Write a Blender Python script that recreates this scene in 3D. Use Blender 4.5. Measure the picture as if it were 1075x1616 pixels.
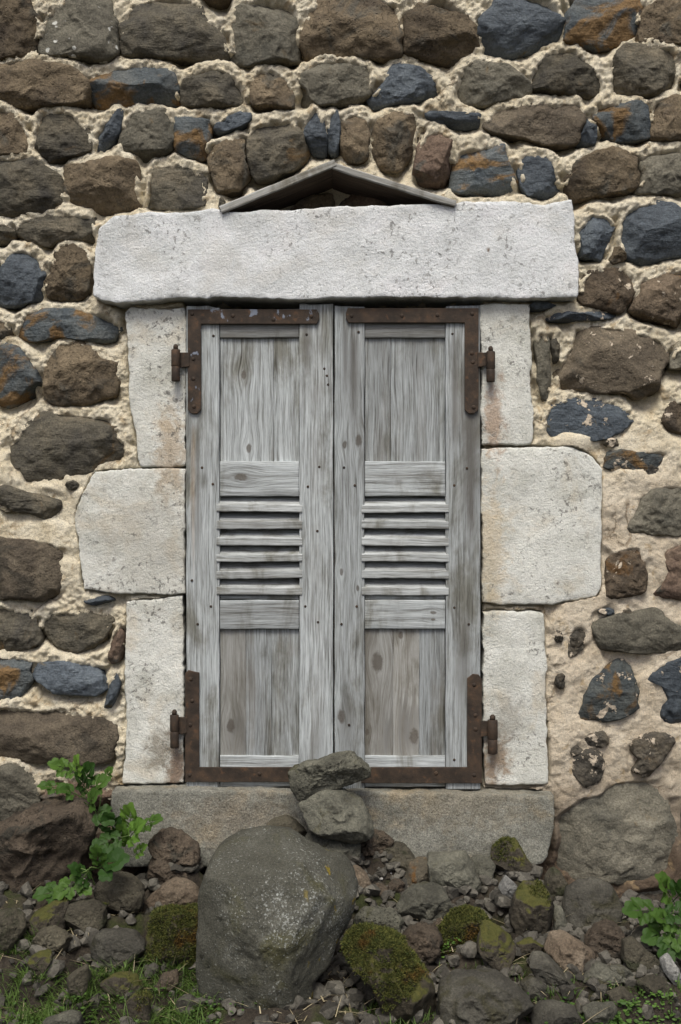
import bpy, bmesh, math, random
import numpy as np
from mathutils import Vector, Matrix
random.seed(7); np.random.seed(7)
for o in list(bpy.data.objects): bpy.data.objects.remove(o)
SC = bpy.context.scene
COL = SC.collection
# ---------------------------------------------------------------- camera
cam = bpy.data.cameras.new('camera'); camo = bpy.data.objects.new('camera', cam); COL.objects.link(camo)
camo.location = (0, -3.0, 1.5); camo.rotation_euler = (math.radians(90), 0, 0)
cam.sensor_fit = 'VERTICAL'; cam.sensor_height = 36.0; cam.lens = 41.77; cam.clip_end = 500
SC.camera = camo
# ---------------------------------------------------------------- sky and soft sun (open shade / overcast)
SUN_EL, SUN_AZ = 58.0, 188.0          # degrees; azimuth measured clockwise from +y, so 180 is behind the camera
world = bpy.data.worlds.new('World'); SC.world = world; world.use_nodes = True
wn = world.node_tree; wn.nodes.clear()
sky = wn.nodes.new('ShaderNodeTexSky'); sky.sky_type = 'NISHITA'; sky.sun_disc = False
sky.sun_elevation = math.radians(SUN_EL); sky.sun_rotation = math.radians(SUN_AZ)
sky.dust_density = 4.0; sky.ozone_density = 0.0; sky.air_density = 0.6
bg = wn.nodes.new('ShaderNodeBackground'); bg.inputs['Strength'].default_value = 0.095
wo = wn.nodes.new('ShaderNodeOutputWorld')
wn.links.new(sky.outputs[0], bg.inputs[0]); wn.links.new(bg.outputs[0], wo.inputs[0])
sl = bpy.data.lights.new('sun', 'SUN'); sl.energy = 1.5; sl.angle = math.radians(24); sl.color = (1.0, 0.99, 0.93)
so = bpy.data.objects.new('sun', sl); COL.objects.link(so)
az, el = math.radians(SUN_AZ), math.radians(SUN_EL)
sdir = Vector((math.sin(az)*math.cos(el), math.cos(az)*math.cos(el), math.sin(el)))
so.rotation_euler = sdir.to_track_quat('Z', 'Y').to_euler(); so.location = (0, -4, 6)
SC.view_settings.view_transform = 'Standard'; SC.view_settings.look = 'None'
SC.view_settings.gamma = 1.0; SC.view_settings.use_curve_mapping = False
SC.view_settings.exposure = 0.80
SC.render.engine = 'CYCLES'
WALL_STONES = [
('b',[-0.8761,2.8249,-0.7877,2.8169,-0.7716,2.7607,-0.7515,2.7325,-0.7595,2.6602,-0.8118,2.6441,-0.8761,2.6401]),
('l',[-0.7515,2.7164,-0.7274,2.7566,-0.6952,2.7727,-0.6872,2.8089,-0.5691,2.8089,-0.561,2.7446,-0.561,2.6521,-0.5867,2.6337,-0.6631,2.6401,-0.7475,2.6521]),
('d',[-0.5482,2.6521,-0.5465,2.7164,-0.5224,2.7607,-0.4742,2.7888,-0.4099,2.7968,-0.3617,2.7807,-0.3295,2.7325,-0.3054,2.7044,-0.2829,2.6722,-0.2853,2.6361,-0.3778,2.6361,-0.4581,2.6441]),
('b',[-0.3537,2.8089,-0.2693,2.8089,-0.2813,2.7832,-0.3135,2.7767,-0.3456,2.7888]),
('g',[-0.2797,2.6441,-0.2797,2.7124,-0.2612,2.7566,-0.217,2.7888,-0.1849,2.8008,-0.1367,2.7928,-0.1005,2.7607,-0.1005,2.7124,-0.1045,2.6361,-0.1768,2.6337,-0.2331,2.6224,-0.2773,2.628]),
('b',[-0.0952,2.6728,-0.092,2.7208,-0.068,2.7608,-0.044,2.7928,-0.004,2.8056,0.052,2.8088,0.116,2.7848,0.148,2.7688,0.1576,2.6968,0.148,2.6456,0.1,2.6408,0.036,2.6456,-0.028,2.6408,-0.084,2.6408]),
('b',[0.1608,2.6521,0.1624,2.7365,0.1889,2.7566,0.2291,2.7888,0.2693,2.7888,0.3175,2.7566,0.3416,2.7205,0.3432,2.6562,0.3175,2.6361,0.2934,2.628,0.221,2.6401]),
('s',[0.3496,2.6481,0.3496,2.7285,0.3737,2.7647,0.3979,2.8008,0.5184,2.8008,0.5506,2.7687,0.5682,2.7285,0.565,2.6722,0.5104,2.6642,0.4461,2.6497,0.3818,2.6441]),
('m',[0.5707,2.7767,0.5666,2.8089,0.7354,2.8089,0.7515,2.7687,0.7475,2.7044,0.7314,2.6763,0.6792,2.6722,0.6028,2.6658,0.5763,2.6803,0.5763,2.7285]),
('b',[0.7515,2.6803,0.7531,2.7446,0.7676,2.7647,0.8158,2.7888,0.864,2.8008,0.8881,2.7446,0.8881,2.6763,0.7997,2.6819]),
('b',[-0.8841,2.5276,-0.8841,2.624,-0.8118,2.6361,-0.7475,2.6361,-0.6993,2.62,-0.6631,2.612,-0.6309,2.5758,-0.635,2.5316,-0.6792,2.5195,-0.8118,2.5195,-0.8439,2.5276]),
('m',[-0.6301,2.5517,-0.6189,2.5999,-0.5827,2.5999,-0.5546,2.6144,-0.4742,2.62,-0.422,2.6039,-0.4059,2.5678,-0.4059,2.5276,-0.4742,2.5316,-0.5305,2.5195,-0.6189,2.5236]),
('d',[-0.3979,2.5276,-0.3898,2.5838,-0.3617,2.612,-0.3054,2.6144,-0.2612,2.5999,-0.2331,2.5678,-0.2291,2.5236,-0.2974,2.5179,-0.3778,2.5195]),
('b',[-0.2251,2.5316,-0.2235,2.5999,-0.205,2.6144,-0.1688,2.612,-0.1407,2.5959,-0.1206,2.5637,-0.119,2.5155,-0.1608,2.5179,-0.217,2.5195]),
('g',[-0.1144,2.5368,-0.108,2.5768,-0.076,2.6168,-0.06,2.6328,0.004,2.636,0.068,2.6248,0.0872,2.5976,0.076,2.5528,0.036,2.5288,-0.012,2.524,-0.092,2.524]),
('s',[0.0699,2.5396,0.1166,2.5838,0.1246,2.62,0.1648,2.6296,0.205,2.6039,0.2452,2.5822,0.2532,2.5557,0.1969,2.5372,0.1407,2.5276,0.0844,2.5195]),
('g',[0.2789,2.5597,0.2894,2.5999,0.3175,2.624,0.3577,2.628,0.4139,2.616,0.4581,2.5879,0.4782,2.5517,0.4139,2.5372,0.3496,2.5211,0.3014,2.5292]),
('d',[0.4702,2.5919,0.4823,2.62,0.5023,2.6441,0.5265,2.6658,0.5908,2.6642,0.6309,2.62,0.6631,2.5758,0.651,2.5477,0.5908,2.5477,0.5265,2.5557,0.4782,2.5637]),
('d',[0.6695,2.5557,0.6751,2.6079,0.6952,2.6521,0.7193,2.6706,0.8319,2.6682,0.8528,2.6481,0.8544,2.5919,0.8447,2.5557,0.7676,2.5477,0.6792,2.5493]),
('b',[0.8592,2.6562,0.8881,2.6481,0.8881,2.5517,0.8624,2.5597]),
('b',[-0.8841,2.399,-0.8841,2.5195,-0.8399,2.5155,-0.7997,2.4793,-0.778,2.4472,-0.778,2.403,-0.8198,2.395]),
('d',[-0.7716,2.4231,-0.77,2.4914,-0.7475,2.5099,-0.6751,2.5051,-0.647,2.4753,-0.6245,2.4472,-0.6261,2.411,-0.6751,2.395,-0.7314,2.3805]),
('s',[-0.6205,2.407,-0.6181,2.4512,-0.5827,2.4914,-0.5465,2.5091,-0.5562,2.4552,-0.5843,2.4191,-0.6108,2.399]),
('g',[-0.5554,2.4151,-0.5474,2.4793,-0.5224,2.5075,-0.4421,2.5075,-0.4171,2.4793,-0.422,2.4151,-0.4421,2.399,-0.4943,2.3869,-0.5305,2.399]),
('m',[-0.4123,2.4151,-0.4131,2.4834,-0.3617,2.4954,-0.3183,2.5019,-0.3151,2.4834,-0.3303,2.4392,-0.3368,2.395,-0.3778,2.3909,-0.4099,2.407]),
('s',[-0.3183,2.4593,-0.3014,2.4874,-0.2693,2.5035,-0.2291,2.5035,-0.2235,2.4834,-0.2492,2.4689,-0.2974,2.4528]),
('b',[-0.3312,2.3909,-0.3159,2.4151,-0.2652,2.44,-0.2435,2.4335,-0.2395,2.3829,-0.2315,2.3508,-0.2532,2.3106,-0.3054,2.3065,-0.3239,2.3427]),
('d',[-0.2315,2.3909,-0.2315,2.4633,-0.1688,2.4874,-0.1206,2.4842,-0.0949,2.4392,-0.082,2.399,-0.1125,2.3668,-0.1728,2.3427,-0.2154,2.3363,-0.2226,2.3588]),
('s',[-0.0941,2.4392,-0.0941,2.4753,-0.0683,2.5163,-0.0498,2.5059,-0.0354,2.4472,-0.037,2.4006,-0.0683,2.4038]),
('s',[-0.0298,2.4151,-0.0338,2.4874,-0.0233,2.5099,-0.0089,2.5059,-0.0016,2.4552,-0.0056,2.4006,-0.0193,2.4006]),
('b',[0.0016,2.407,0.0016,2.4793,0.0201,2.4954,0.0603,2.4938,0.0715,2.4633,0.0675,2.3909,0.0442,2.3805,0.0121,2.3885]),
('b',[0.0772,2.4392,0.0941,2.4793,0.1246,2.5002,0.1889,2.4978,0.1993,2.4633,0.1873,2.4231,0.1672,2.3829,0.1407,2.358,0.1021,2.3604,0.0828,2.399]),
('s',[0.2106,2.4994,0.221,2.5147,0.2934,2.5067,0.348,2.4946,0.352,2.4721,0.3014,2.4681,0.2371,2.4721]),
('p',[0.1825,2.3508,0.1945,2.4151,0.2178,2.4617,0.2532,2.4576,0.2853,2.4295,0.2797,2.3749,0.2612,2.3282,0.213,2.3242,0.1865,2.3363]),
('f',[0.3609,2.4713,0.3834,2.5139,0.43,2.5219,0.5104,2.526,0.6012,2.53,0.6117,2.5035,0.5932,2.4287,0.5104,2.4223,0.4622,2.4408,0.3834,2.4528]),
('s',[0.598,2.4287,0.6165,2.4713,0.6261,2.4986,0.639,2.4713,0.6358,2.4207]),
('m',[0.6438,2.4271,0.6358,2.5219,0.7193,2.526,0.766,2.526,0.774,2.4408,0.7033,2.4327]),
('b',[0.7804,2.4408,0.7788,2.5179,0.8078,2.542,0.86,2.542,0.8881,2.526,0.8881,2.4408,0.8158,2.4311]),
('d',[-0.8841,2.2382,-0.8841,2.3829,-0.8037,2.3934,-0.7555,2.3773,-0.7153,2.3491,-0.6944,2.325,-0.696,2.272,-0.7394,2.2479,-0.8118,2.2398]),
('b',[-0.6872,2.2784,-0.6888,2.3668,-0.6269,2.3773,-0.5626,2.3877,-0.5144,2.3773,-0.5056,2.3427,-0.5056,2.264,-0.5546,2.2575,-0.6028,2.2495,-0.6735,2.264]),
('d',[-0.4935,2.268,-0.4911,2.3106,-0.4726,2.3692,-0.426,2.3733,-0.3697,2.3652,-0.3408,2.3347,-0.3408,2.268,-0.4099,2.2623,-0.4742,2.264]),
('m',[0.2789,2.3146,0.2869,2.399,0.3175,2.4134,0.3898,2.4215,0.4083,2.4175,0.4123,2.3909,0.4324,2.3508,0.4461,2.3186,0.4429,2.3001,0.3737,2.3025,0.3014,2.3041]),
('s',[0.4477,2.3588,0.4638,2.3974,0.4863,2.3893,0.5265,2.3934,0.549,2.3467,0.5554,2.3146,0.5184,2.2897,0.4718,2.2961,0.4525,2.3266]),
('b',[0.5594,2.3266,0.5924,2.3749,0.639,2.4014,0.6952,2.411,0.7419,2.3829,0.7483,2.3427,0.7402,2.3082,0.6631,2.3001,0.5908,2.2881,0.5731,2.3025]),
('g',[0.7443,2.3041,0.7595,2.3427,0.7555,2.3909,0.7877,2.4094,0.864,2.4175,0.8881,2.4134,0.8881,2.3001,0.7997,2.2977]),
('d',[-0.8761,2.1763,-0.8761,2.2288,-0.8386,2.2235,-0.8214,2.2058,-0.8193,2.1844,-0.8386,2.1747]),
('d',[-0.8177,2.2111,-0.7946,2.2369,-0.7582,2.2449,-0.6993,2.2465,-0.6253,2.2465,-0.6157,2.2165,-0.6157,2.1827,-0.6564,2.1854,-0.6993,2.1854,-0.7314,2.1704,-0.785,2.1801,-0.8128,2.1977]),
('s',[-0.8761,2.0397,-0.86,2.0825,-0.8439,2.1201,-0.8279,2.1538,-0.7903,2.1608,-0.7539,2.1538,-0.7469,2.1308,-0.7421,2.0933,-0.7469,2.0354,-0.7689,2.03,-0.8064,2.0193,-0.8493,2.0193]),
('b',[-0.8761,2.089,-0.8761,2.1404,-0.8557,2.1404,-0.8509,2.1147,-0.8557,2.089]),
('b',[-0.741,2.0772,-0.725,2.104,-0.7089,2.1645,-0.6778,2.1699,-0.6457,2.1565,-0.628,2.1254,-0.6258,2.0825,-0.6414,2.0408,-0.6993,2.03,-0.7352,2.0381]),
('m',[-0.8214,1.954,-0.8053,1.9807,-0.7839,2.0065,-0.71,2.0065,-0.635,2.0065,-0.5824,2.0011,-0.5562,1.985,-0.5514,1.9593,-0.5691,1.9336,-0.5975,1.9256,-0.6564,1.9336,-0.71,1.939,-0.7743,1.9309,-0.8107,1.939]),
('b',[-0.8761,1.939,-0.8761,1.9904,-0.8493,1.985,-0.8289,1.9647,-0.8268,1.9486,-0.8439,1.939]),
('m',[-0.8761,1.7728,-0.8761,1.9154,-0.8493,1.9261,-0.8075,1.91,-0.7861,1.8843,-0.7652,1.8521,-0.7523,1.8093,-0.7598,1.7836,-0.8171,1.7702]),
('b',[-0.7459,1.7986,-0.7378,1.8521,-0.725,1.8993,-0.7035,1.9261,-0.6564,1.9288,-0.6253,1.91,-0.6039,1.8832,-0.5621,1.8725,-0.5567,1.8361,-0.5669,1.7943,-0.6457,1.7728,-0.7196,1.7702]),
('d',[-0.8396,1.6432,-0.8161,1.686,-0.7786,1.7278,-0.741,1.7546,-0.6993,1.752,-0.6242,1.7439,-0.5771,1.7439,-0.5562,1.6968,-0.5321,1.67,-0.5321,1.6443,-0.561,1.6228,-0.6457,1.6014,-0.726,1.58,-0.7786,1.58,-0.7995,1.611,-0.8316,1.6175]),
('d',[-0.8761,1.5284,-0.8761,1.5648,-0.8279,1.5648,-0.785,1.5487,-0.7421,1.5434,-0.696,1.5273,-0.711,1.4973,-0.7314,1.4817,-0.7743,1.4973,-0.8118,1.5026,-0.8493,1.5187]),
('f',[-0.8761,1.283,-0.8761,1.4362,-0.8279,1.4335,-0.7218,1.4255,-0.7009,1.3998,-0.696,1.3258,-0.7035,1.2883,-0.7368,1.2803,-0.8064,1.2856]),
('s',[-0.643,1.2819,-0.6242,1.2872,-0.5867,1.2883,-0.5707,1.2765,-0.6082,1.2679,-0.635,1.2738]),
('d',[-0.8761,1.1544,-0.8761,1.2701,-0.8439,1.2701,-0.8011,1.254,-0.7753,1.254,-0.763,1.2176,-0.7507,1.1801,-0.7796,1.1597,-0.8279,1.1517]),
('d',[-0.7603,1.2203,-0.7303,1.246,-0.7035,1.254,-0.6457,1.2487,-0.5932,1.2487,-0.5701,1.2256,-0.5932,1.1811,-0.6296,1.1517,-0.6939,1.1436,-0.7196,1.1651,-0.7453,1.1961]),
('p',[-0.5846,1.1544,-0.5744,1.2004,-0.5599,1.2138,-0.5455,1.1961,-0.5428,1.1586,-0.5557,1.1276,-0.5749,1.1222]),
('m',[-0.8761,1.0311,-0.8761,1.1388,-0.8279,1.1388,-0.7737,1.1351,-0.7812,1.0997,-0.7737,1.0836,-0.7914,1.0472,-0.8171,1.0338]),
('s',[-0.7694,1.0997,-0.7544,1.1201,-0.6671,1.1243,-0.5824,1.1227,-0.5808,1.0997,-0.5932,1.0633,-0.6242,1.0418,-0.6993,1.0445,-0.7518,1.0499,-0.7641,1.0729]),
('s',[-0.5905,1.0193,-0.5749,1.0622,-0.5557,1.096,-0.5519,1.0676,-0.5691,1.0258,-0.5814,0.9995]),
('f',[-0.8761,0.8918,-0.8761,1.0075,-0.8279,1.0183,-0.7421,1.0075,-0.71,1.0129,-0.6725,0.9861,-0.5814,0.9861,-0.5621,0.9647,-0.5669,0.8864,-0.6039,0.8704,-0.7207,0.865,-0.8064,0.8757]),
('g',[-0.8761,0.7139,-0.8761,0.8575,-0.8279,0.8682,-0.7903,0.8575,-0.7646,0.8264,-0.7544,0.7889,-0.7598,0.7461,-0.8064,0.7246]),
('p',[-0.7502,0.8104,-0.71,0.8414,-0.6725,0.82,-0.5921,0.82,-0.5728,0.7675,-0.6725,0.7568,-0.741,0.7675]),
('s',[0.5962,2.1672,0.5987,2.211,0.6192,2.2479,0.6481,2.2514,0.682,2.236,0.6885,2.222,0.6785,2.1771,0.667,2.1318,0.6242,2.1387,0.5982,2.1522]),
('s',[0.6925,2.1771,0.6975,2.231,0.7239,2.2654,0.7727,2.2779,0.8226,2.2729,0.8515,2.2509,0.8775,2.241,0.8775,2.1572,0.8416,2.1412,0.7628,2.1288,0.7139,2.1387]),
('b',[0.675,2.1372,0.6895,2.1662,0.7144,2.1362,0.684,2.1238]),
('b',[0.5977,2.0375,0.6052,2.0814,0.6242,2.1038,0.673,2.1133,0.7219,2.1133,0.7433,2.0874,0.7383,2.0525,0.7119,2.0136,0.693,2.0016,0.6431,2.0116,0.6047,2.0216]),
('b',[0.7249,2.0086,0.7498,2.0475,0.7548,2.0814,0.7987,2.0984,0.8475,2.1083,0.8775,2.1108,0.8775,1.9742,0.8226,1.9842,0.7628,1.9892]),
('s',[0.4761,2.0176,0.4935,2.0266,0.5434,2.0236,0.5234,2.0126,0.4885,2.0086]),
('s',[0.5135,1.9951,0.5484,2.0026,0.5932,1.9946,0.6331,1.9986,0.693,2.0001,0.7029,1.9936,0.6481,1.9827,0.5733,1.9802,0.5234,1.9837]),
('g',[0.487,1.9528,0.5135,1.9528,0.5234,1.9179,0.5264,1.8481,0.5224,1.7783,0.4995,1.7768,0.4955,1.8181,0.497,1.873,0.4895,1.9179]),
('d',[0.5294,1.9378,0.5509,1.9408,0.5434,1.883,0.5344,1.873]),
('f',[0.5404,1.8142,0.5454,1.873,0.5743,1.9169,0.5853,1.9662,0.673,1.9662,0.7478,1.9513,0.8116,1.9313,0.8256,1.8979,0.8057,1.853,0.8012,1.8042,0.7478,1.7847,0.7129,1.7992,0.6431,1.7992,0.5633,1.8072]),
('g',[0.8286,1.863,0.8326,1.8979,0.8525,1.9119,0.8775,1.9019,0.8775,1.863]),
('s',[0.506,1.7334,0.5244,1.7673,0.5733,1.7847,0.6331,1.7862,0.7029,1.7673,0.7319,1.7284,0.7069,1.7045,0.673,1.687,0.6331,1.6825,0.5733,1.692,0.5145,1.6945]),
('b',[0.8052,1.7234,0.8126,1.7573,0.8376,1.7773,0.8775,1.7872,0.8775,1.6995,0.8326,1.6995]),
('m',[0.6591,1.6137,0.668,1.6486,0.693,1.6586,0.7428,1.6486,0.8027,1.6536,0.8226,1.6436,0.7927,1.6087,0.7229,1.6012,0.673,1.6062]),
('g',[0.7168,1.4485,0.7301,1.4966,0.7462,1.5286,0.7782,1.5554,0.8103,1.566,0.8504,1.5634,0.8744,1.5447,0.8744,1.4458,0.805,1.4421,0.7515,1.4442]),
('b',[0.6644,1.2882,0.6644,1.3737,0.6885,1.402,0.7301,1.4153,0.7504,1.41,0.7585,1.379,0.7654,1.3256,0.7515,1.2946,0.6981,1.2866]),
('p',[0.7847,1.2935,0.806,1.3202,0.8167,1.3523,0.8034,1.395,0.8221,1.4127,0.8798,1.4234,0.8798,1.2839,0.8263,1.2839]),
('g',[0.6553,1.1599,0.627,1.2187,0.6457,1.2283,0.6981,1.247,0.7675,1.2604,0.7996,1.2577,0.8263,1.2283,0.8744,1.2016,0.8744,1.153,0.7782,1.146,0.6874,1.153]),
('s',[0.6393,1.2508,0.6553,1.2641,0.6874,1.2534,0.682,1.2401]),
('d',[0.5709,1.192,0.5805,1.2133,0.6126,1.216,0.619,1.192,0.603,1.1546,0.5688,1.1332]),
('m',[0.5912,0.9782,0.6072,1.0317,0.6286,1.0797,0.666,1.1118,0.6981,1.1332,0.7248,1.1225,0.7312,1.0851,0.7515,1.0637,0.7462,1.0156,0.7088,0.9889,0.6446,0.9755]),
('s',[0.7649,1.0824,0.7943,1.1172,0.837,1.1305,0.8798,1.1332,0.8798,0.9702,0.805,0.9675,0.7996,1.0103,0.8156,1.0317,0.7996,1.0691]),
('d',[0.5752,0.8606,0.5859,0.8927,0.6233,0.9087,0.6607,0.8927,0.6553,0.85,0.6393,0.8179,0.6019,0.8152,0.5805,0.8393]),
('d',[0.7141,0.9141,0.7515,0.9408,0.7889,0.9542,0.8263,0.9408,0.8343,0.9141,0.8103,0.8927,0.7889,0.85,0.7515,0.8393,0.7301,0.8553,0.7462,0.882]),
('g',[0.5346,0.7374,0.5645,0.7681,0.6075,0.7901,0.6514,0.7988,0.6953,0.8274,0.7612,0.8296,0.7919,0.8076,0.8174,0.7734,0.8341,0.7295,0.8407,0.6812,0.8385,0.603,0.8095,0.5855,0.7612,0.5767,0.6953,0.5767,0.6514,0.5855,0.59,0.5666,0.5645,0.5855,0.5303,0.6197,0.5346,0.6812]),
('d',[0.8464,0.6592,0.8429,0.7119,0.8508,0.7681,0.8754,0.7769,0.8754,0.6285,0.8543,0.6381]),
('g',[0.7085,0.5143,0.7261,0.5538,0.8051,0.5714,0.8841,0.5714,0.8841,0.4924,0.7217,0.4924]),
('d',[0.5672,1.1768,0.5755,1.1992,0.5942,1.204,0.6088,1.1848,0.6026,1.1608,0.5818,1.156]),
('d',[0.5368,1.0744,0.5426,1.093,0.5555,1.0968,0.5656,1.0814,0.5613,1.0622,0.5469,1.0584]),
('d',[0.6056,0.9288,0.6197,0.9499,0.6514,0.9544,0.676,0.9365,0.6654,0.9141,0.6302,0.9096]),
('d',[0.5688,0.9016,0.5765,0.9163,0.5938,0.9192,0.6072,0.9077,0.6014,0.8933,0.5822,0.8904]),
('d',[0.7816,0.9048,0.7906,0.9208,0.8107,0.924,0.8264,0.9112,0.8197,0.8952,0.7973,0.892]),
('d',[0.7,1.2456,0.7064,1.2578,0.7208,1.26,0.732,1.251,0.7272,1.2398,0.7112,1.2376]),
('d',[0.5336,1.1864,0.5381,1.2024,0.5482,1.2056,0.556,1.1928,0.5526,1.1768,0.5414,1.1736]),
('d',[0.66,1.6696,0.6677,1.6818,0.685,1.684,0.6984,1.675,0.6926,1.6638,0.6734,1.6616]),
('d',[0.7496,1.6024,0.7586,1.6171,0.7787,1.62,0.7944,1.6085,0.7877,1.5941,0.7653,1.5912]),
('d',[-0.6872,1.564,-0.6808,1.5762,-0.6664,1.5784,-0.6552,1.5694,-0.66,1.5582,-0.676,1.556]),
('d',[-0.8504,1.5096,-0.8414,1.5243,-0.8213,1.5272,-0.8056,1.5157,-0.8123,1.5013,-0.8347,1.4984]),
('d',[-0.6328,0.9256,-0.6277,0.9467,-0.6162,0.9512,-0.6072,0.9333,-0.611,0.9109,-0.6238,0.9064]),
('d',[-0.3064,2.2776,-0.2968,2.284,-0.2904,2.2744,-0.2936,2.2552,-0.3048,2.252]),
('p',[-0.012,2.3256,0.036,2.3368,0.1,2.3128,0.14,2.2776,0.116,2.2584,0.004,2.2584]),
('b',[-0.108,2.3128,-0.0216,2.3256,-0.0216,2.26,-0.156,2.2568]),
]
SURROUND = {
'lintel':[-0.6138,2.0354,-0.6106,2.1463,-0.598,2.2017,-0.5584,2.2302,-0.4554,2.2397,-0.3128,2.2476,-0.2495,2.2413,-0.0277,2.2556,0.1624,2.2603,0.2891,2.2651,0.4158,2.2698,0.495,2.2619,0.5742,2.2714,0.579,2.2096,0.5837,2.1463,0.5932,2.0829,0.5837,2.0275,0.3208,2.0291,0.099,2.0322,-0.1386,2.0259,-0.3762,2.0291,-0.5504,2.018,-0.59,2.0227],
'j1':[-0.5394,2.0005,-0.5267,2.0132,-0.4554,2.0069,-0.3889,2.0132,-0.3857,1.8928,-0.3857,1.7503,-0.3857,1.614,-0.5029,1.614,-0.5124,1.6869,-0.5267,1.7661,-0.533,1.8612,-0.5346,1.9404],
'j2':[-0.6122,1.6014,-0.5029,1.6093,-0.3889,1.6077,-0.3889,1.4493,-0.3889,1.2957,-0.5504,1.2957,-0.6439,1.3068,-0.6518,1.4018,-0.6645,1.4889,-0.6455,1.5444],
'j3':[-0.5346,1.2751,-0.4633,1.2814,-0.392,1.2877,-0.392,1.0533,-0.392,0.822,-0.5441,0.8205,-0.5346,0.9424,-0.5425,1.0692,-0.5394,1.1959],
'j4':[0.3493,2.018,0.4158,2.0211,0.4712,2.018,0.4792,1.8928,0.476,1.8295,0.4839,1.6869,0.476,1.6711,0.3524,1.6679,0.3509,1.8453],
'j5':[0.3524,1.66,0.5742,1.6632,0.6296,1.6394,0.6534,1.6077,0.655,1.4335,0.6518,1.3068,0.6376,1.2893,0.5108,1.2656,0.3556,1.2735,0.354,1.4652],
'j6':[0.3556,1.2497,0.4316,1.2529,0.5077,1.2497,0.514,1.1167,0.514,1.0375,0.5203,0.822,0.3604,0.8205,0.3572,1.0375],
'sill':[-0.5631,0.811,-0.3762,0.8157,-0.0594,0.811,0.2574,0.8078,0.5235,0.8015,0.5235,0.7048,0.4982,0.632,0.099,0.6225,-0.2178,0.6256,-0.5504,0.6256],
}
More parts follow.
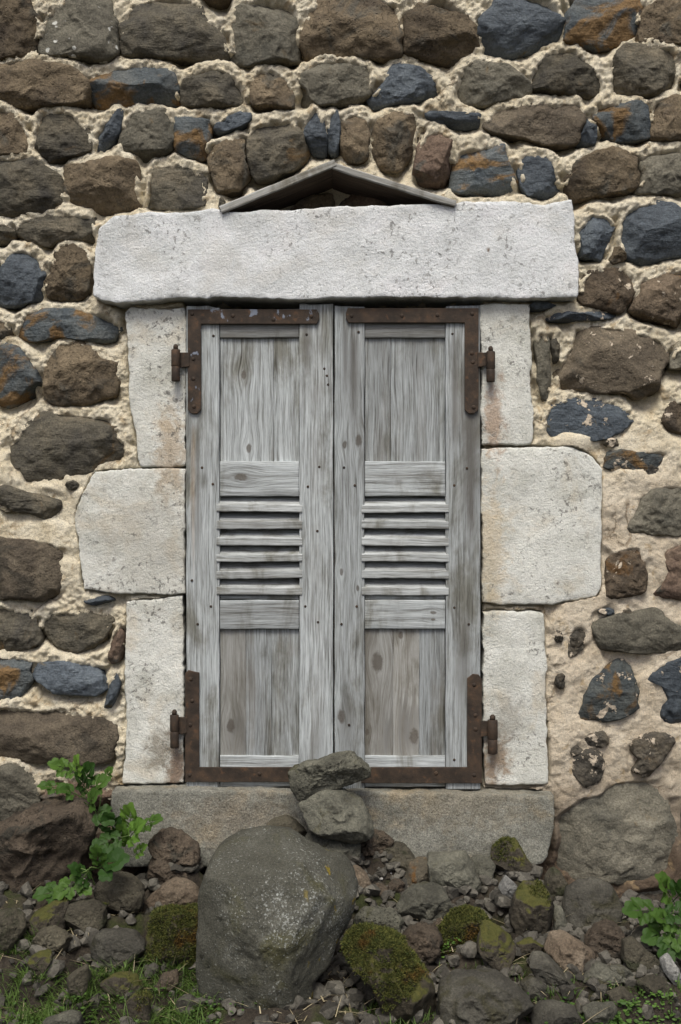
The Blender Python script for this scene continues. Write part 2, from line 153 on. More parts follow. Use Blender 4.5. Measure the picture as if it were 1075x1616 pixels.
ROCKS = [   # kind, label, distance in front of the wall, half depth, outline x,z in metres
('o','huge smooth grey boulder speckled with pale lichen standing below the shutters',-0.5109,0.1543,[-0.2896,0.7137,-0.2758,0.7533,-0.256,0.7849,-0.2165,0.8086,-0.1572,0.8204,-0.1098,0.8125,-0.0624,0.7849,-0.0229,0.7691,0.0088,0.7612,0.0285,0.7295,0.0344,0.694,0.0206,0.6505,-0.0031,0.607,-0.0268,0.5596,-0.0545,0.5399,-0.0565,0.4964,-0.0703,0.4608,-0.094,0.449,-0.1414,0.445,-0.1967,0.4569,-0.2442,0.4687,-0.2837,0.4964,-0.2936,0.532,-0.2916,0.6505]),
('c','large reddish brown pitted rock leaning on the wall at the far left',-0.1634,0.0982,[-0.8436,0.6079,-0.8436,0.7244,-0.7828,0.765,-0.722,0.8055,-0.6814,0.8156,-0.6308,0.8156,-0.6004,0.7954,-0.5826,0.7599,-0.5902,0.7194,-0.6105,0.6738,-0.6409,0.6383,-0.7118,0.5927,-0.7625,0.5724,-0.8081,0.5775]),
('c','brown pitted rock beneath the left end of the sill, upper of a pair',-0.1197,0.0497,[-0.4625,0.7022,-0.4347,0.7253,-0.3987,0.7305,-0.3627,0.7073,-0.3447,0.6765,-0.3473,0.625,-0.3833,0.6353,-0.4141,0.6559,-0.4501,0.6713]),
('c','knobbly brown rock below another, left of the huge boulder',-0.1412,0.0405,[-0.4601,0.6545,-0.4478,0.6826,-0.411,0.6826,-0.3855,0.6596,-0.3676,0.6265,-0.3957,0.6111,-0.4417,0.5958,-0.456,0.6188]),
('t','pinkish tan wedge shaped rock left of the huge boulder, above green moss',-0.2382,0.0455,[-0.4514,0.5969,-0.4168,0.6314,-0.3872,0.6487,-0.3478,0.6364,-0.3256,0.6117,-0.328,0.5796,-0.3724,0.5732,-0.4267,0.5663]),
('b','dark brown rock with a grey top under the dry stalks',-0.256,0.0529,[-0.571,0.6223,-0.5514,0.6566,-0.5122,0.6664,-0.473,0.6517,-0.4534,0.6223,-0.4632,0.5831,-0.4975,0.5586,-0.5269,0.5733,-0.5661,0.6076]),
('b','squat brown rock with a mossy top, right of a mossy sloping rock',-0.3201,0.0413,[-0.6294,0.5902,-0.6103,0.6151,-0.5672,0.6222,-0.5313,0.6055,-0.5323,0.5686,-0.5624,0.5538,-0.6103,0.5442,-0.6256,0.5639]),
('n','low sloping brown rock with thin moss below the large reddish rock',-0.3286,0.0447,[-0.7085,0.5549,-0.6895,0.5931,-0.6465,0.6226,-0.6084,0.6274,-0.6179,0.5978,-0.6203,0.5597,-0.6704,0.5501,-0.699,0.5406]),
('b','brown rock at the left picture edge below the large reddish rock',-0.3872,0.043,[-0.7723,0.5243,-0.7723,0.613,-0.721,0.626,-0.6967,0.613,-0.6939,0.5826,-0.7061,0.5453,-0.735,0.5266]),
('b','small brown wedge of rock among grass, below the low sloping rock',-0.3947,0.0358,[-0.678,0.5494,-0.6584,0.5839,-0.6259,0.5885,-0.591,0.5643,-0.6017,0.5341,-0.6352,0.5248,-0.6677,0.5294]),
('d','rounded smooth brown rock alone in the grass left of the boulder',-0.4409,0.0508,[-0.538,0.5672,-0.5243,0.591,-0.4959,0.5978,-0.4493,0.5933,-0.4255,0.5718,-0.4233,0.5389,-0.4447,0.5128,-0.4822,0.506,-0.5106,0.5197,-0.5334,0.5434]),
('y','block covered in green moss touching the left side of the boulder',-0.4246,0.0632,[-0.4232,0.5797,-0.408,0.6211,-0.3703,0.6358,-0.305,0.6312,-0.3013,0.5843,-0.3036,0.5245,-0.3427,0.5061,-0.3979,0.5153,-0.4186,0.5452]),
('b','half buried brown stone in the grass below the rounded rock',-0.5327,0.031,[-0.5729,0.5257,-0.5495,0.5451,-0.5266,0.5584,-0.5204,0.5257,-0.5381,0.4883,-0.5628,0.487]),
('n','flat earthy stone in the grass, directly under the rounded rock',-0.5245,0.0321,[-0.4996,0.5172,-0.4709,0.5375,-0.4258,0.5331,-0.4108,0.5084,-0.4435,0.4889,-0.4895,0.4982]),
('c','small pinkish brown stone between the mossy block and the grass',-0.5153,0.0256,[-0.395,0.5002,-0.3715,0.5295,-0.3431,0.5384,-0.3373,0.5144,-0.3661,0.494]),
('n','upright brown stone at the bottom edge left of the boulder',-0.614,0.0299,[-0.4304,0.5152,-0.4121,0.5344,-0.384,0.5259,-0.3831,0.4684,-0.4257,0.4641]),
('g','pale grey flat stone at the bottom edge in the grass',-0.6292,0.0289,[-0.5928,0.4834,-0.5441,0.502,-0.5187,0.4978,-0.5162,0.4665,-0.5928,0.4601]),
('n','small mossy brown stone in the grass near the left edge',-0.4619,0.0272,[-0.6755,0.5241,-0.656,0.5495,-0.6224,0.5585,-0.617,0.5386,-0.636,0.5132,-0.665,0.5087]),
('v','long pitted grey rock lying across the shutter bottoms',-0.1395,0.0606,[-0.1216,0.878,-0.0717,0.8961,-0.0172,0.912,0.0282,0.9166,0.0464,0.8961,0.0646,0.8825,0.0623,0.8644,0.0373,0.8507,0.001,0.8371,-0.0444,0.8326,-0.0717,0.8189,-0.0989,0.8076,-0.1148,0.8417]),
('g','angular grey brown rock directly under the long pitted rock',-0.1542,0.0658,[-0.1029,0.7999,-0.0804,0.8224,-0.0352,0.8396,-0.0035,0.8337,0.0326,0.8224,0.0597,0.7953,0.0778,0.7456,0.0733,0.723,0.0371,0.714,-0.0081,0.723,-0.0713,0.7366,-0.0804,0.7637]),
('b','brown rock against the sill behind the top of the boulder',-0.1048,0.0331,[-0.1801,0.7362,-0.1507,0.7564,-0.1231,0.7518,-0.0891,0.7234,-0.0845,0.704,-0.1047,0.6935,-0.1461,0.705,-0.176,0.7073]),
('g','grey rock wedged between the boulder and the angular rock above',-0.1468,0.0464,[-0.0914,0.7111,-0.0715,0.7319,-0.0353,0.7319,-0.0081,0.7174,0.0431,0.7138,0.0508,0.6893,0.039,0.6553,0.0146,0.6486,-0.0171,0.6594,-0.0534,0.6775]),
('c','reddish brown rock at the right foot of the angular grey rock',-0.1034,0.0315,[0.047,0.7,0.0792,0.7248,0.1086,0.7202,0.1279,0.7,0.1178,0.6788,0.0746,0.6604,0.0497,0.665]),
('w','small pale grey stone tip peeking over the boulder',-0.0915,0.0184,[-0.2368,0.7036,-0.2206,0.7281,-0.1953,0.7082,-0.2059,0.6875]),
('t','pale tan stone pressed against the right side of the boulder',-0.2006,0.0279,[0.0196,0.6602,0.0365,0.6664,0.0596,0.6477,0.0738,0.6193,0.0454,0.5953,0.0347,0.6148]),
('b','brown rock half buried in grit below the sill',-0.1071,0.0357,[0.0842,0.6468,0.0994,0.6808,0.137,0.6946,0.1747,0.6781,0.1848,0.6606,0.1609,0.6257,0.0948,0.6257]),
('c','small round reddish pebble, uppermost of three in a cluster',-0.1376,0.0189,[0.0797,0.6186,0.0938,0.639,0.1174,0.6417,0.1283,0.6286,0.1138,0.6063,0.0847,0.604]),
('c','small round reddish pebble, lower left of three in a cluster',-0.1885,0.0161,[0.0711,0.6074,0.0877,0.6231,0.11,0.6137,0.1082,0.5932,0.0832,0.5905]),
('c','small round reddish pebble, right one of three in a cluster',-0.1832,0.019,[0.1075,0.6111,0.129,0.6304,0.1513,0.621,0.1486,0.6004,0.1147,0.591]),
('r','brown rock with a rusty right edge beside the big grey block',-0.1678,0.035,[0.1504,0.6189,0.1647,0.662,0.1881,0.6755,0.207,0.671,0.2214,0.6198,0.2025,0.6081,0.1746,0.5901,0.1549,0.5955]),
('g','big grey angular block in the middle of the rubble',-0.1861,0.0549,[0.2075,0.6433,0.2097,0.6853,0.2539,0.6898,0.2995,0.692,0.3183,0.6657,0.3343,0.612,0.3299,0.5964,0.2986,0.5826,0.2629,0.5781,0.2441,0.5969,0.2164,0.6147]),
('g','light grey slab corner behind the right side of the big block',-0.1333,0.0281,[0.316,0.6646,0.3452,0.67,0.3747,0.6555,0.3679,0.6272,0.3652,0.6022,0.3351,0.6068]),
('n','grey rock with dark moss on its side under the sill end',-0.1172,0.0469,[0.3682,0.675,0.3919,0.702,0.4258,0.7066,0.445,0.6727,0.4725,0.6315,0.4771,0.6059,0.4341,0.6155,0.3974,0.6187,0.3727,0.6242]),
('g','rounded grey rock right of the boulder, below the big block',-0.28,0.05,[0.1289,0.5976,0.1453,0.6218,0.1764,0.6434,0.2195,0.6456,0.2385,0.6296,0.2567,0.5985,0.2567,0.5769,0.2195,0.5743,0.1979,0.5614,0.1487,0.5527]),
('v','pale pitted grey rock close to the right side of the boulder',-0.3299,0.0381,[0.0332,0.576,0.0493,0.6083,0.0799,0.6083,0.1189,0.604,0.1375,0.5854,0.1324,0.5574,0.1053,0.5425,0.0621,0.5574]),
('c','dark pinkish rock with hollows between two mossy rocks',-0.418,0.045,[0.1285,0.5655,0.1461,0.5967,0.1756,0.6008,0.21,0.5926,0.2232,0.5663,0.21,0.5393,0.1797,0.5147,0.1576,0.5352,0.1371,0.5524]),
('c','small pinkish stone above the rock with hollows',-0.3251,0.0169,[0.2057,0.5701,0.2244,0.5854,0.2414,0.5718,0.2371,0.5514,0.2159,0.5548]),
('y','rock capped by a domed cushion of green moss',-0.3859,0.0517,[0.2234,0.5776,0.2467,0.6145,0.2774,0.6278,0.3081,0.6145,0.3255,0.5838,0.3214,0.5564,0.2874,0.5357,0.2342,0.5215]),
('n','brown rock with moss along its top edge, right of the moss cushion',-0.4483,0.047,[0.3052,0.6138,0.3396,0.6032,0.37,0.5822,0.3785,0.5611,0.3615,0.5263,0.3396,0.5052,0.3178,0.5344,0.2951,0.5611]),
('y','mossy rock with a bare brown flank right of the boulder foot',-0.572,0.0994,[0.0129,0.6143,0.0372,0.6398,0.0649,0.6398,0.1081,0.6282,0.1366,0.6082,0.1597,0.5688,0.1906,0.5264,0.1944,0.4856,0.169,0.4524,0.1019,0.4486,0.088,0.4987,0.0572,0.5527,0.0225,0.5835]),
('d','broad dark rock at the bottom edge under the moss cushion',-0.593,0.0757,[0.1981,0.4959,0.2034,0.5379,0.2386,0.5624,0.2707,0.567,0.3097,0.5631,0.3494,0.5433,0.3922,0.5035,0.3892,0.473,0.3471,0.4577,0.2019,0.4519]),
('w','small flat pale grey stone shaped like a leaf',-0.2254,0.0227,[0.3694,0.6241,0.3873,0.6509,0.4116,0.6249,0.3962,0.59]),
('n','brown rock with rusty moss on top below the right sill end',-0.3362,0.0539,[0.3796,0.5842,0.3897,0.6334,0.4139,0.6614,0.4467,0.6653,0.4755,0.6334,0.4794,0.5936,0.4677,0.5367,0.4381,0.5351,0.3975,0.5476]),
('b','upright brown rock left of the round rock under the big wall stone',-0.2076,0.0308,[0.4821,0.6177,0.4911,0.6643,0.5173,0.6496,0.5393,0.6193,0.5353,0.5972,0.5165,0.5801,0.4952,0.5891]),
('d','large round dark rock sprinkled with grass clippings at the wall foot',-0.3058,0.0607,[0.507,0.5951,0.5172,0.6392,0.5377,0.6558,0.5732,0.6637,0.6174,0.6479,0.6383,0.6109,0.6383,0.5785,0.6016,0.5533,0.5614,0.5415,0.5251,0.5493]),
('g','narrow grey sliver of stone leaning beside the large round rock',-0.3375,0.0253,[0.4792,0.5648,0.4792,0.6159,0.4971,0.6073,0.5057,0.5831,0.522,0.5496,0.4924,0.5449]),
('t','smooth tan rock in front of the grey sliver',-0.4558,0.0506,[0.4426,0.5591,0.4549,0.5911,0.478,0.5971,0.5011,0.5837,0.5432,0.5531,0.5473,0.533,0.5316,0.5017,0.4929,0.5092,0.4616,0.5397]),
('c','round reddish brown rock below the large round dark rock',-0.4152,0.0434,[0.5348,0.5713,0.553,0.5955,0.5802,0.6072,0.6082,0.5955,0.618,0.5675,0.6124,0.5282,0.5915,0.5161,0.5605,0.5236,0.5409,0.5478]),
('b','sloping brown rock right of the round reddish rock',-0.4549,0.0422,[0.6029,0.5431,0.607,0.5796,0.6272,0.5874,0.6584,0.5573,0.6853,0.5334,0.6652,0.5163,0.6272,0.5051]),
('g','thin flat grey stone below the smooth tan rock',-0.493,0.034,[0.5092,0.5141,0.5444,0.5494,0.5671,0.5347,0.6049,0.5068,0.5737,0.4972,0.5282,0.5046]),
('g','small flat grey stone right of the thin flat stone',-0.4926,0.0231,[0.5687,0.5404,0.5959,0.5422,0.6201,0.522,0.612,0.5015,0.5804,0.5081]),
('d','long dark slab sloping down left of the green clover',-0.5076,0.0478,[0.3935,0.5534,0.4055,0.5717,0.4362,0.5662,0.4697,0.5366,0.496,0.5075,0.4996,0.4878,0.461,0.4878,0.4157,0.5177]),
('d','low dark stone between the long slab and the bottom rock',-0.5382,0.03,[0.3739,0.5254,0.4005,0.5348,0.4315,0.5088,0.4467,0.4887,0.415,0.4858,0.3847,0.5045]),
('b','low dark brown stone right of the green clover',-0.5602,0.0253,[0.5459,0.5091,0.5798,0.522,0.6069,0.502,0.5955,0.4813,0.5648,0.4848]),
('b','low brown stone below the bright grass tuft on the right',-0.5325,0.0291,[0.6171,0.5195,0.6514,0.5362,0.6824,0.5239,0.686,0.5044,0.655,0.4878,0.6247,0.5022]),
('d','dark broad stone at the bottom edge under the green clover',-0.6106,0.0346,[0.3839,0.4869,0.4027,0.5107,0.4356,0.5107,0.4748,0.4995,0.486,0.4702,0.4349,0.4632,0.3909,0.4632]),
('g','bluish grey stone at the bottom edge right of the clover',-0.6094,0.0281,[0.489,0.4969,0.5079,0.5102,0.5555,0.5067,0.5562,0.4857,0.5345,0.4661,0.5037,0.4661]),
('w','white weathered stone at the right picture edge',-0.5011,0.0288,[0.6761,0.5539,0.6926,0.5674,0.7123,0.5371,0.724,0.5063,0.7079,0.4968,0.6875,0.5276]),
('d','dark stone shaded under the broad leaves on the right',-0.372,0.0276,[0.6418,0.5589,0.6622,0.5804,0.6868,0.5846,0.7076,0.5681,0.6991,0.5342,0.6699,0.5373]),
('n','flat earthy slab between the rusty moss rock and long slab',-0.3985,0.0239,[0.3875,0.5569,0.4202,0.5676,0.453,0.5508,0.4286,0.528,0.3913,0.5356]),
]
# ---------------------------------------------------------------- numpy noise
def _h(ix, iy, iz, s):
    n = (ix*374761393 + iy*668265263 + iz*2147483647 + s*1274126177) & 0xFFFFFFFF
    n = ((n ^ (n >> 13))*1274126177) & 0xFFFFFFFF
    n = ((n ^ (n >> 16))*2246822519) & 0xFFFFFFFF
    return ((n ^ (n >> 15)) & 0xFFFFFF)/float(0x7FFFFF) - 1.0
def vnoise(p, s=0):
    p = np.asarray(p, float); i = np.floor(p).astype(np.int64); f = p - i
    f = f*f*f*(f*(f*6-15)+10)
    r = 0
    for dx in (0, 1):
        for dy in (0, 1):
            for dz in (0, 1):
                w = (f[..., 0] if dx else 1-f[..., 0])*(f[..., 1] if dy else 1-f[..., 1])*(f[..., 2] if dz else 1-f[..., 2])
                r = r + w*_h(i[..., 0]+dx, i[..., 1]+dy, i[..., 2]+dz, s)
    return r
_ROT = np.array([[.36, .48, -.8], [-.8, .6, 0.], [.48, .64, .6]])
def fbm(p, oct=4, s=0, gain=.5):
    p = np.asarray(p, float)@_ROT; a = 1.0; r = 0
    for k in range(oct):
        r = r + a*vnoise(p*(2.03**k) + 17.3*k, s+k); a *= gain; p = p@_ROT
    return r
def P3(x, y, z): return np.stack(np.broadcast_arrays(x, y, z), -1)
# ---------------------------------------------------------------- object helpers
def mesh_obj(name, verts, faces, mat, parent=None, loc=(0, 0, 0), smooth=True):
    me = bpy.data.meshes.new(name)
    me.from_pydata([tuple(v) for v in verts], [], [tuple(f) for f in faces])
    me.update()
    if smooth: me.polygons.foreach_set('use_smooth', [True]*len(me.polygons))
    me.materials.append(mat)
    return link(name, me, parent, loc)
def link(name, me, parent=None, loc=(0, 0, 0)):
    o = bpy.data.objects.new(name, me); COL.objects.link(o)
    o.location = Vector(loc)
    if parent is not None:
        o.parent = parent
        o.location = Vector(loc) - world_loc(parent)
    return o
def world_loc(o):
    v = Vector((0, 0, 0))
    while o is not None: v = v + o.location; o = o.parent
    return v
def tag(o, label, cat, group=None):
    o['label'] = label; o['category'] = cat
    if group: o['group'] = group
    return o
def empty(name, loc): 
    o = bpy.data.objects.new(name, None); COL.objects.link(o); o.location = loc; o.empty_display_size = .05; return o
# ---------------------------------------------------------------- node helpers
class M:
    def __init__(s, name):
        s.m = bpy.data.materials.new(name); s.m.use_nodes = True; s.t = s.m.node_tree
        s.b = s.t.nodes['Principled BSDF']; s.b.inputs['Roughness'].default_value = .85
        s.b.inputs['Specular IOR Level'].default_value = .25
        tc = s.t.nodes.new('ShaderNodeTexCoord'); s.raw = tc.outputs['Object']
        oi = s.t.nodes.new('ShaderNodeObjectInfo'); s.rnd = oi.outputs['Random']
        off = s.vm('SCALE', (13.7, 7.1, 9.3), None, s.rnd)
        s.co = s.vm('ADD', s.raw, off)
    def put(s, sock, v):
        if v is None: return
        if isinstance(v, bpy.types.NodeSocket): s.t.links.new(v, sock)
        else:
            if isinstance(v, (tuple, list)) and len(v) == 3 and sock.type == 'RGBA': v = (*v, 1)
            sock.default_value = v
    def vm(s, op, a, b=None, sc=None):
        n = s.t.nodes.new('ShaderNodeVectorMath'); n.operation = op
        s.put(n.inputs[0], a); s.put(n.inputs[1], b)
        if sc is not None: s.put(n.inputs['Scale'], sc)
        return n.outputs['Value'] if op in ('LENGTH', 'DOT_PRODUCT', 'DISTANCE') else n.outputs[0]
    def ma(s, op, a, b=None, c=None, clamp=False):
        n = s.t.nodes.new('ShaderNodeMath'); n.operation = op; n.use_clamp = clamp
        s.put(n.inputs[0], a); s.put(n.inputs[1], b); s.put(n.inputs[2], c); return n.outputs[0]
    def noise(s, co, scale, detail=6, rough=.55, dist=0):
        n = s.t.nodes.new('ShaderNodeTexNoise'); s.put(n.inputs['Vector'], co)
        n.inputs['Scale'].default_value = scale; n.inputs['Detail'].default_value = detail
        n.inputs['Roughness'].default_value = rough; n.inputs['Distortion'].default_value = dist
        return n.outputs[0]
    def vor(s, co, scale, feat='F1'):
        n = s.t.nodes.new('ShaderNodeTexVoronoi'); n.feature = feat; s.put(n.inputs['Vector'], co)
        n.inputs['Scale'].default_value = scale; return n.outputs['Distance']
    def ramp(s, f, stops):
        n = s.t.nodes.new('ShaderNodeValToRGB'); s.put(n.inputs[0], f); e = n.color_ramp.elements
        while len(e) < len(stops): e.new(.5)
        for k, (p, c) in enumerate(stops):
            e[k].position = p; e[k].color = (*c, 1) if isinstance(c, (tuple, list)) else (c, c, c, 1)
        return n.outputs[0]
    def step(s, f, a, b):
        n = s.t.nodes.new('ShaderNodeMapRange'); n.interpolation_type = 'SMOOTHSTEP'
        s.put(n.inputs[0], f); n.inputs[1].default_value = a; n.inputs[2].default_value = b; return n.outputs[0]
    def mix(s, f, a, b, mode='MIX'):
        n = s.t.nodes.new('ShaderNodeMix'); n.data_type = 'RGBA'; n.blend_type = mode
        s.put(n.inputs[0], f); s.put(n.inputs[6], a); s.put(n.inputs[7], b); return n.outputs[2]
    def bump(s, h, strength=.5, dist=.003, prev=None):
        n = s.t.nodes.new('ShaderNodeBump'); s.put(n.inputs['Height'], h)
        n.inputs['Strength'].default_value = strength; n.inputs['Distance'].default_value = dist
        if prev is not None: s.put(n.inputs['Normal'], prev)
        return n.outputs[0]
    def done(s, col, nrm=None, rough=None):
        s.put(s.b.inputs['Base Color'], col)
        if nrm is not None: s.put(s.b.inputs['Normal'], nrm)
        if rough is not None: s.put(s.b.inputs['Roughness'], rough)
        return s.m
# ---------------------------------------------------------------- stone materials
def stone_mat(name, c0, c1, c2, patch=None, pa=(.55, .62), pits=.0, lichen=0, mortar=0, rough=.85, moss=0, strata=0):
    m = M(name)
    n1 = m.noise(m.co, 11, 8, .62, .4)
    col = m.ramp(n1, [(.32, c0), (.5, c1), (.68, c2)])
    if patch:
        n2 = m.noise(m.co, 9, 7, .6, 1.2)
        col = m.mix(m.step(n2, *pa), col, m.mix(m.noise(m.co, 40, 5), patch, tuple(v*.55 for v in patch)))
    sp = m.noise(m.co, 210, 4, .7)
    col = m.mix(.75, col, m.ramp(sp, [(.3, .5), (.5, .95), (.72, 1.6)]), 'MULTIPLY')
    br = m.ma('MULTIPLY_ADD', m.rnd, .5, .78)
    col = m.mix(1, col, m.vm('SCALE', (1, 1, 1), None, br), 'MULTIPLY')
    gr = m.noise(m.co, 38, 10, .68)
    h = gr
    if strata:
        st = m.noise(m.vm('MULTIPLY', m.co, (1, 1, 6)), 14, 6, .6, .5); h = m.ma('ADD', gr, m.ma('MULTIPLY', st, strata))
    nb = m.bump(m.noise(m.co, 17, 6, .6), .6, .012); nb = m.bump(h, 1.0, .011, nb)
    if pits:
        wv = m.vor(m.vm('ADD', m.co, m.vm('SCALE', m.noise(m.co, 30, 3), None, .02)), 125)
        pm = m.ma('MULTIPLY', m.step(wv, .34, .16), m.step(m.noise(m.co, 14, 3), .42, .56))
        nb = m.bump(m.ma('MULTIPLY', pm, -1), pits, .006, nb)
    nb = m.bump(sp, .5, .0022, nb)
    if lichen:
        lv = m.vor(m.vm('ADD', m.co, m.vm('SCALE', m.noise(m.co, 60, 4), None, .015)), 42)
        lm = m.ma('MULTIPLY', m.step(lv, .30, .22), m.step(m.noise(m.co, 12, 3), .62-.1*lichen, .68-.1*lichen))
        col = m.mix(lm, col, (.52, .52, .47))
    if mortar:
        mm = m.step(m.noise(m.co, 24, 8, .66, .3), .62-.05*mortar, .64-.05*mortar)
        col = m.mix(mm, col, (.54, .46, .35)); nb = m.bump(mm, .8, .004, nb)
    if moss:
        g = m.t.nodes.new('ShaderNodeNewGeometry'); sx = m.t.nodes.new('ShaderNodeSeparateXYZ'); m.put(sx.inputs[0], g.outputs['Normal'])
        mk = m.step(m.ma('ADD', m.ma('MULTIPLY', sx.outputs[2], .35), m.noise(m.co, 13, 6, .65)), .72-.1*moss, .84-.1*moss)
        col = m.mix(mk, col, m.mix(m.noise(m.co, 90, 3), (.035, .045, .012), (.10, .09, .022)))
    return m.done(col, nb, rough)
ST = {
 'b': stone_mat('basalt_brown', (0.06797, 0.05318, 0.03681), (0.1298, 0.1013, 0.0647), (0.1854, 0.1456, 0.09263), (0.1051, 0.09497, 0.07251), (.52, .66), pits=.9),
 'd': stone_mat('basalt_dark', (0.05561, 0.05192, 0.04292), (0.09884, 0.08864, 0.06497), (0.1545, 0.1329, 0.09281), (0.1606, 0.1076, 0.05221), (.6, .72), pits=.3, strata=.5),
 's': stone_mat('slate_blue', (0.05681, 0.06814, 0.078), (0.07904, 0.09435, 0.1079), (0.1173, 0.1376, 0.1495), (0.1482, 0.118, 0.065), (.63, .70), rough=.62, strata=.5),
 'm': stone_mat('slate_ochre', (0.05937, 0.07308, 0.0825), (0.0855, 0.0983, 0.1), (0.1187, 0.126, 0.1187), (0.2137, 0.1324, 0.05625), (.47, .58), rough=.7, strata=.5),
 'g': stone_mat('basalt_grey', (0.08198, 0.07842, 0.06158), (0.1258, 0.1165, 0.08826), (0.1804, 0.168, 0.1282), (0.1421, 0.09856, 0.04618), (.6, .7), pits=.2),
 'l': stone_mat('basalt_lichen', (0.07652, 0.07057, 0.05542), (0.1203, 0.112, 0.08518), (0.1749, 0.1623, 0.1232), None, pits=.2, lichen=1.3),
 'p': stone_mat('basalt_pink', (0.08198, 0.05601, 0.04105), (0.1421, 0.1008, 0.07184), (0.2077, 0.1568, 0.1129), (0.1093, 0.1008, 0.0821), (.55, .65), pits=.5),
 'f': stone_mat('basalt_flat', (0.08198, 0.06721, 0.04926), (0.1366, 0.112, 0.07903), (0.1749, 0.1456, 0.1026), (0.09836, 0.08401, 0.06158), (.55, .65), pits=.6),
}
ST_M = {
 'b': stone_mat('basalt_brown_mortared', (0.05704, 0.04676, 0.03534), (0.1141, 0.08767, 0.0589), (0.1597, 0.1227, 0.08353), (0.1711, 0.09932, 0.04284), (.56, .66), pits=.7, mortar=.3),
 'd': stone_mat('basalt_dark_mortared', (0.04563, 0.04325, 0.03641), (0.07985, 0.07014, 0.05354), (0.1255, 0.1052, 0.07282), (0.1483, 0.09932, 0.04819), (.58, .7), pits=.3, mortar=1.1),
 'f': stone_mat('basalt_flat_mortared', (0.0808, 0.06624, 0.0473), (0.1283, 0.1052, 0.07407), (0.1711, 0.1412, 0.09816), (0.09506, 0.0828, 0.06068), (.55, .65), pits=.6, mortar=.45),
 'm': stone_mat('slate_ochre_mortared', (0.04791, 0.05845, 0.06211), (0.07415, 0.08182, 0.07711), (0.1026, 0.1052, 0.09102), (0.1826, 0.1111, 0.04498), (.5, .6), mortar=.9, strata=.5),
 's': stone_mat('slate_blue_mortared', (0.0456, 0.05564, 0.0648), (0.0627, 0.0762, 0.0876), (0.0912, 0.1089, 0.12), (0.1368, 0.1089, 0.06), (.62, .7), rough=.62, mortar=.5, strata=.5),
}
RM = {
 'o': stone_mat('boulder_grey', (0.044, 0.04332, 0.03121), (0.0748, 0.07401, 0.05421), (0.1188, 0.1199, 0.09445), (0.05808, 0.05775, 0.02875), (.5, .66), lichen=0, rough=.8),
 'c': stone_mat('scoria_red', (0.0419, 0.03371, 0.02441), (0.07375, 0.0574, 0.04067), (0.1048, 0.08201, 0.05857), (0.05028, 0.04555, 0.03416), (.52, .65), pits=1.0),
 't': stone_mat('rock_tan', (0.0968, 0.0722, 0.04928), (0.1496, 0.1173, 0.08213), (0.2112, 0.1715, 0.1232), None, pits=.2),
 'b': stone_mat('rock_brown', (0.0352, 0.03157, 0.02217), (0.06159, 0.05477, 0.0386), (0.0924, 0.08354, 0.05749), (0.044, 0.04642, 0.02464), (.55, .66), pits=.6),
 'n': stone_mat('rock_brown_mossy', (0.0352, 0.03068, 0.02217), (0.05808, 0.04964, 0.03532), (0.088, 0.07671, 0.05421), None, pits=.4, moss=.8),
 'd': stone_mat('rock_dark', (0.03345, 0.03158, 0.02546), (0.05455, 0.05144, 0.04107), (0.08359, 0.07942, 0.06243), (0.0484, 0.04513, 0.02628), (.55, .66), pits=.3),
 'g': stone_mat('rock_grey', (0.05993, 0.0581, 0.04474), (0.09807, 0.09607, 0.07423), (0.1525, 0.1486, 0.1139), (0.08171, 0.07599, 0.04067), (.58, .68), pits=.25),
 'v': stone_mat('rock_pitted', (0.05993, 0.0581, 0.04474), (0.09587, 0.09386, 0.07118), (0.1416, 0.1374, 0.1057), (0.07626, 0.07375, 0.03661), (.55, .66), pits=1.2),
 'y': stone_mat('rock_under_moss', (0.0308, 0.02707, 0.01807), (0.0528, 0.04513, 0.03039), (0.0792, 0.06769, 0.046), None, pits=.3, moss=1.5),
 'w': stone_mat('rock_pale', (0.1385, 0.1376, 0.1271), (0.2118, 0.2105, 0.1946), (0.2933, 0.2914, 0.2701), None),
 'r': stone_mat('rock_rusty', (0.044, 0.03881, 0.02792), (0.0748, 0.06498, 0.046), (0.1056, 0.09025, 0.06407), (0.132, 0.06769, 0.02053), (.54, .64), pits=.4),
}
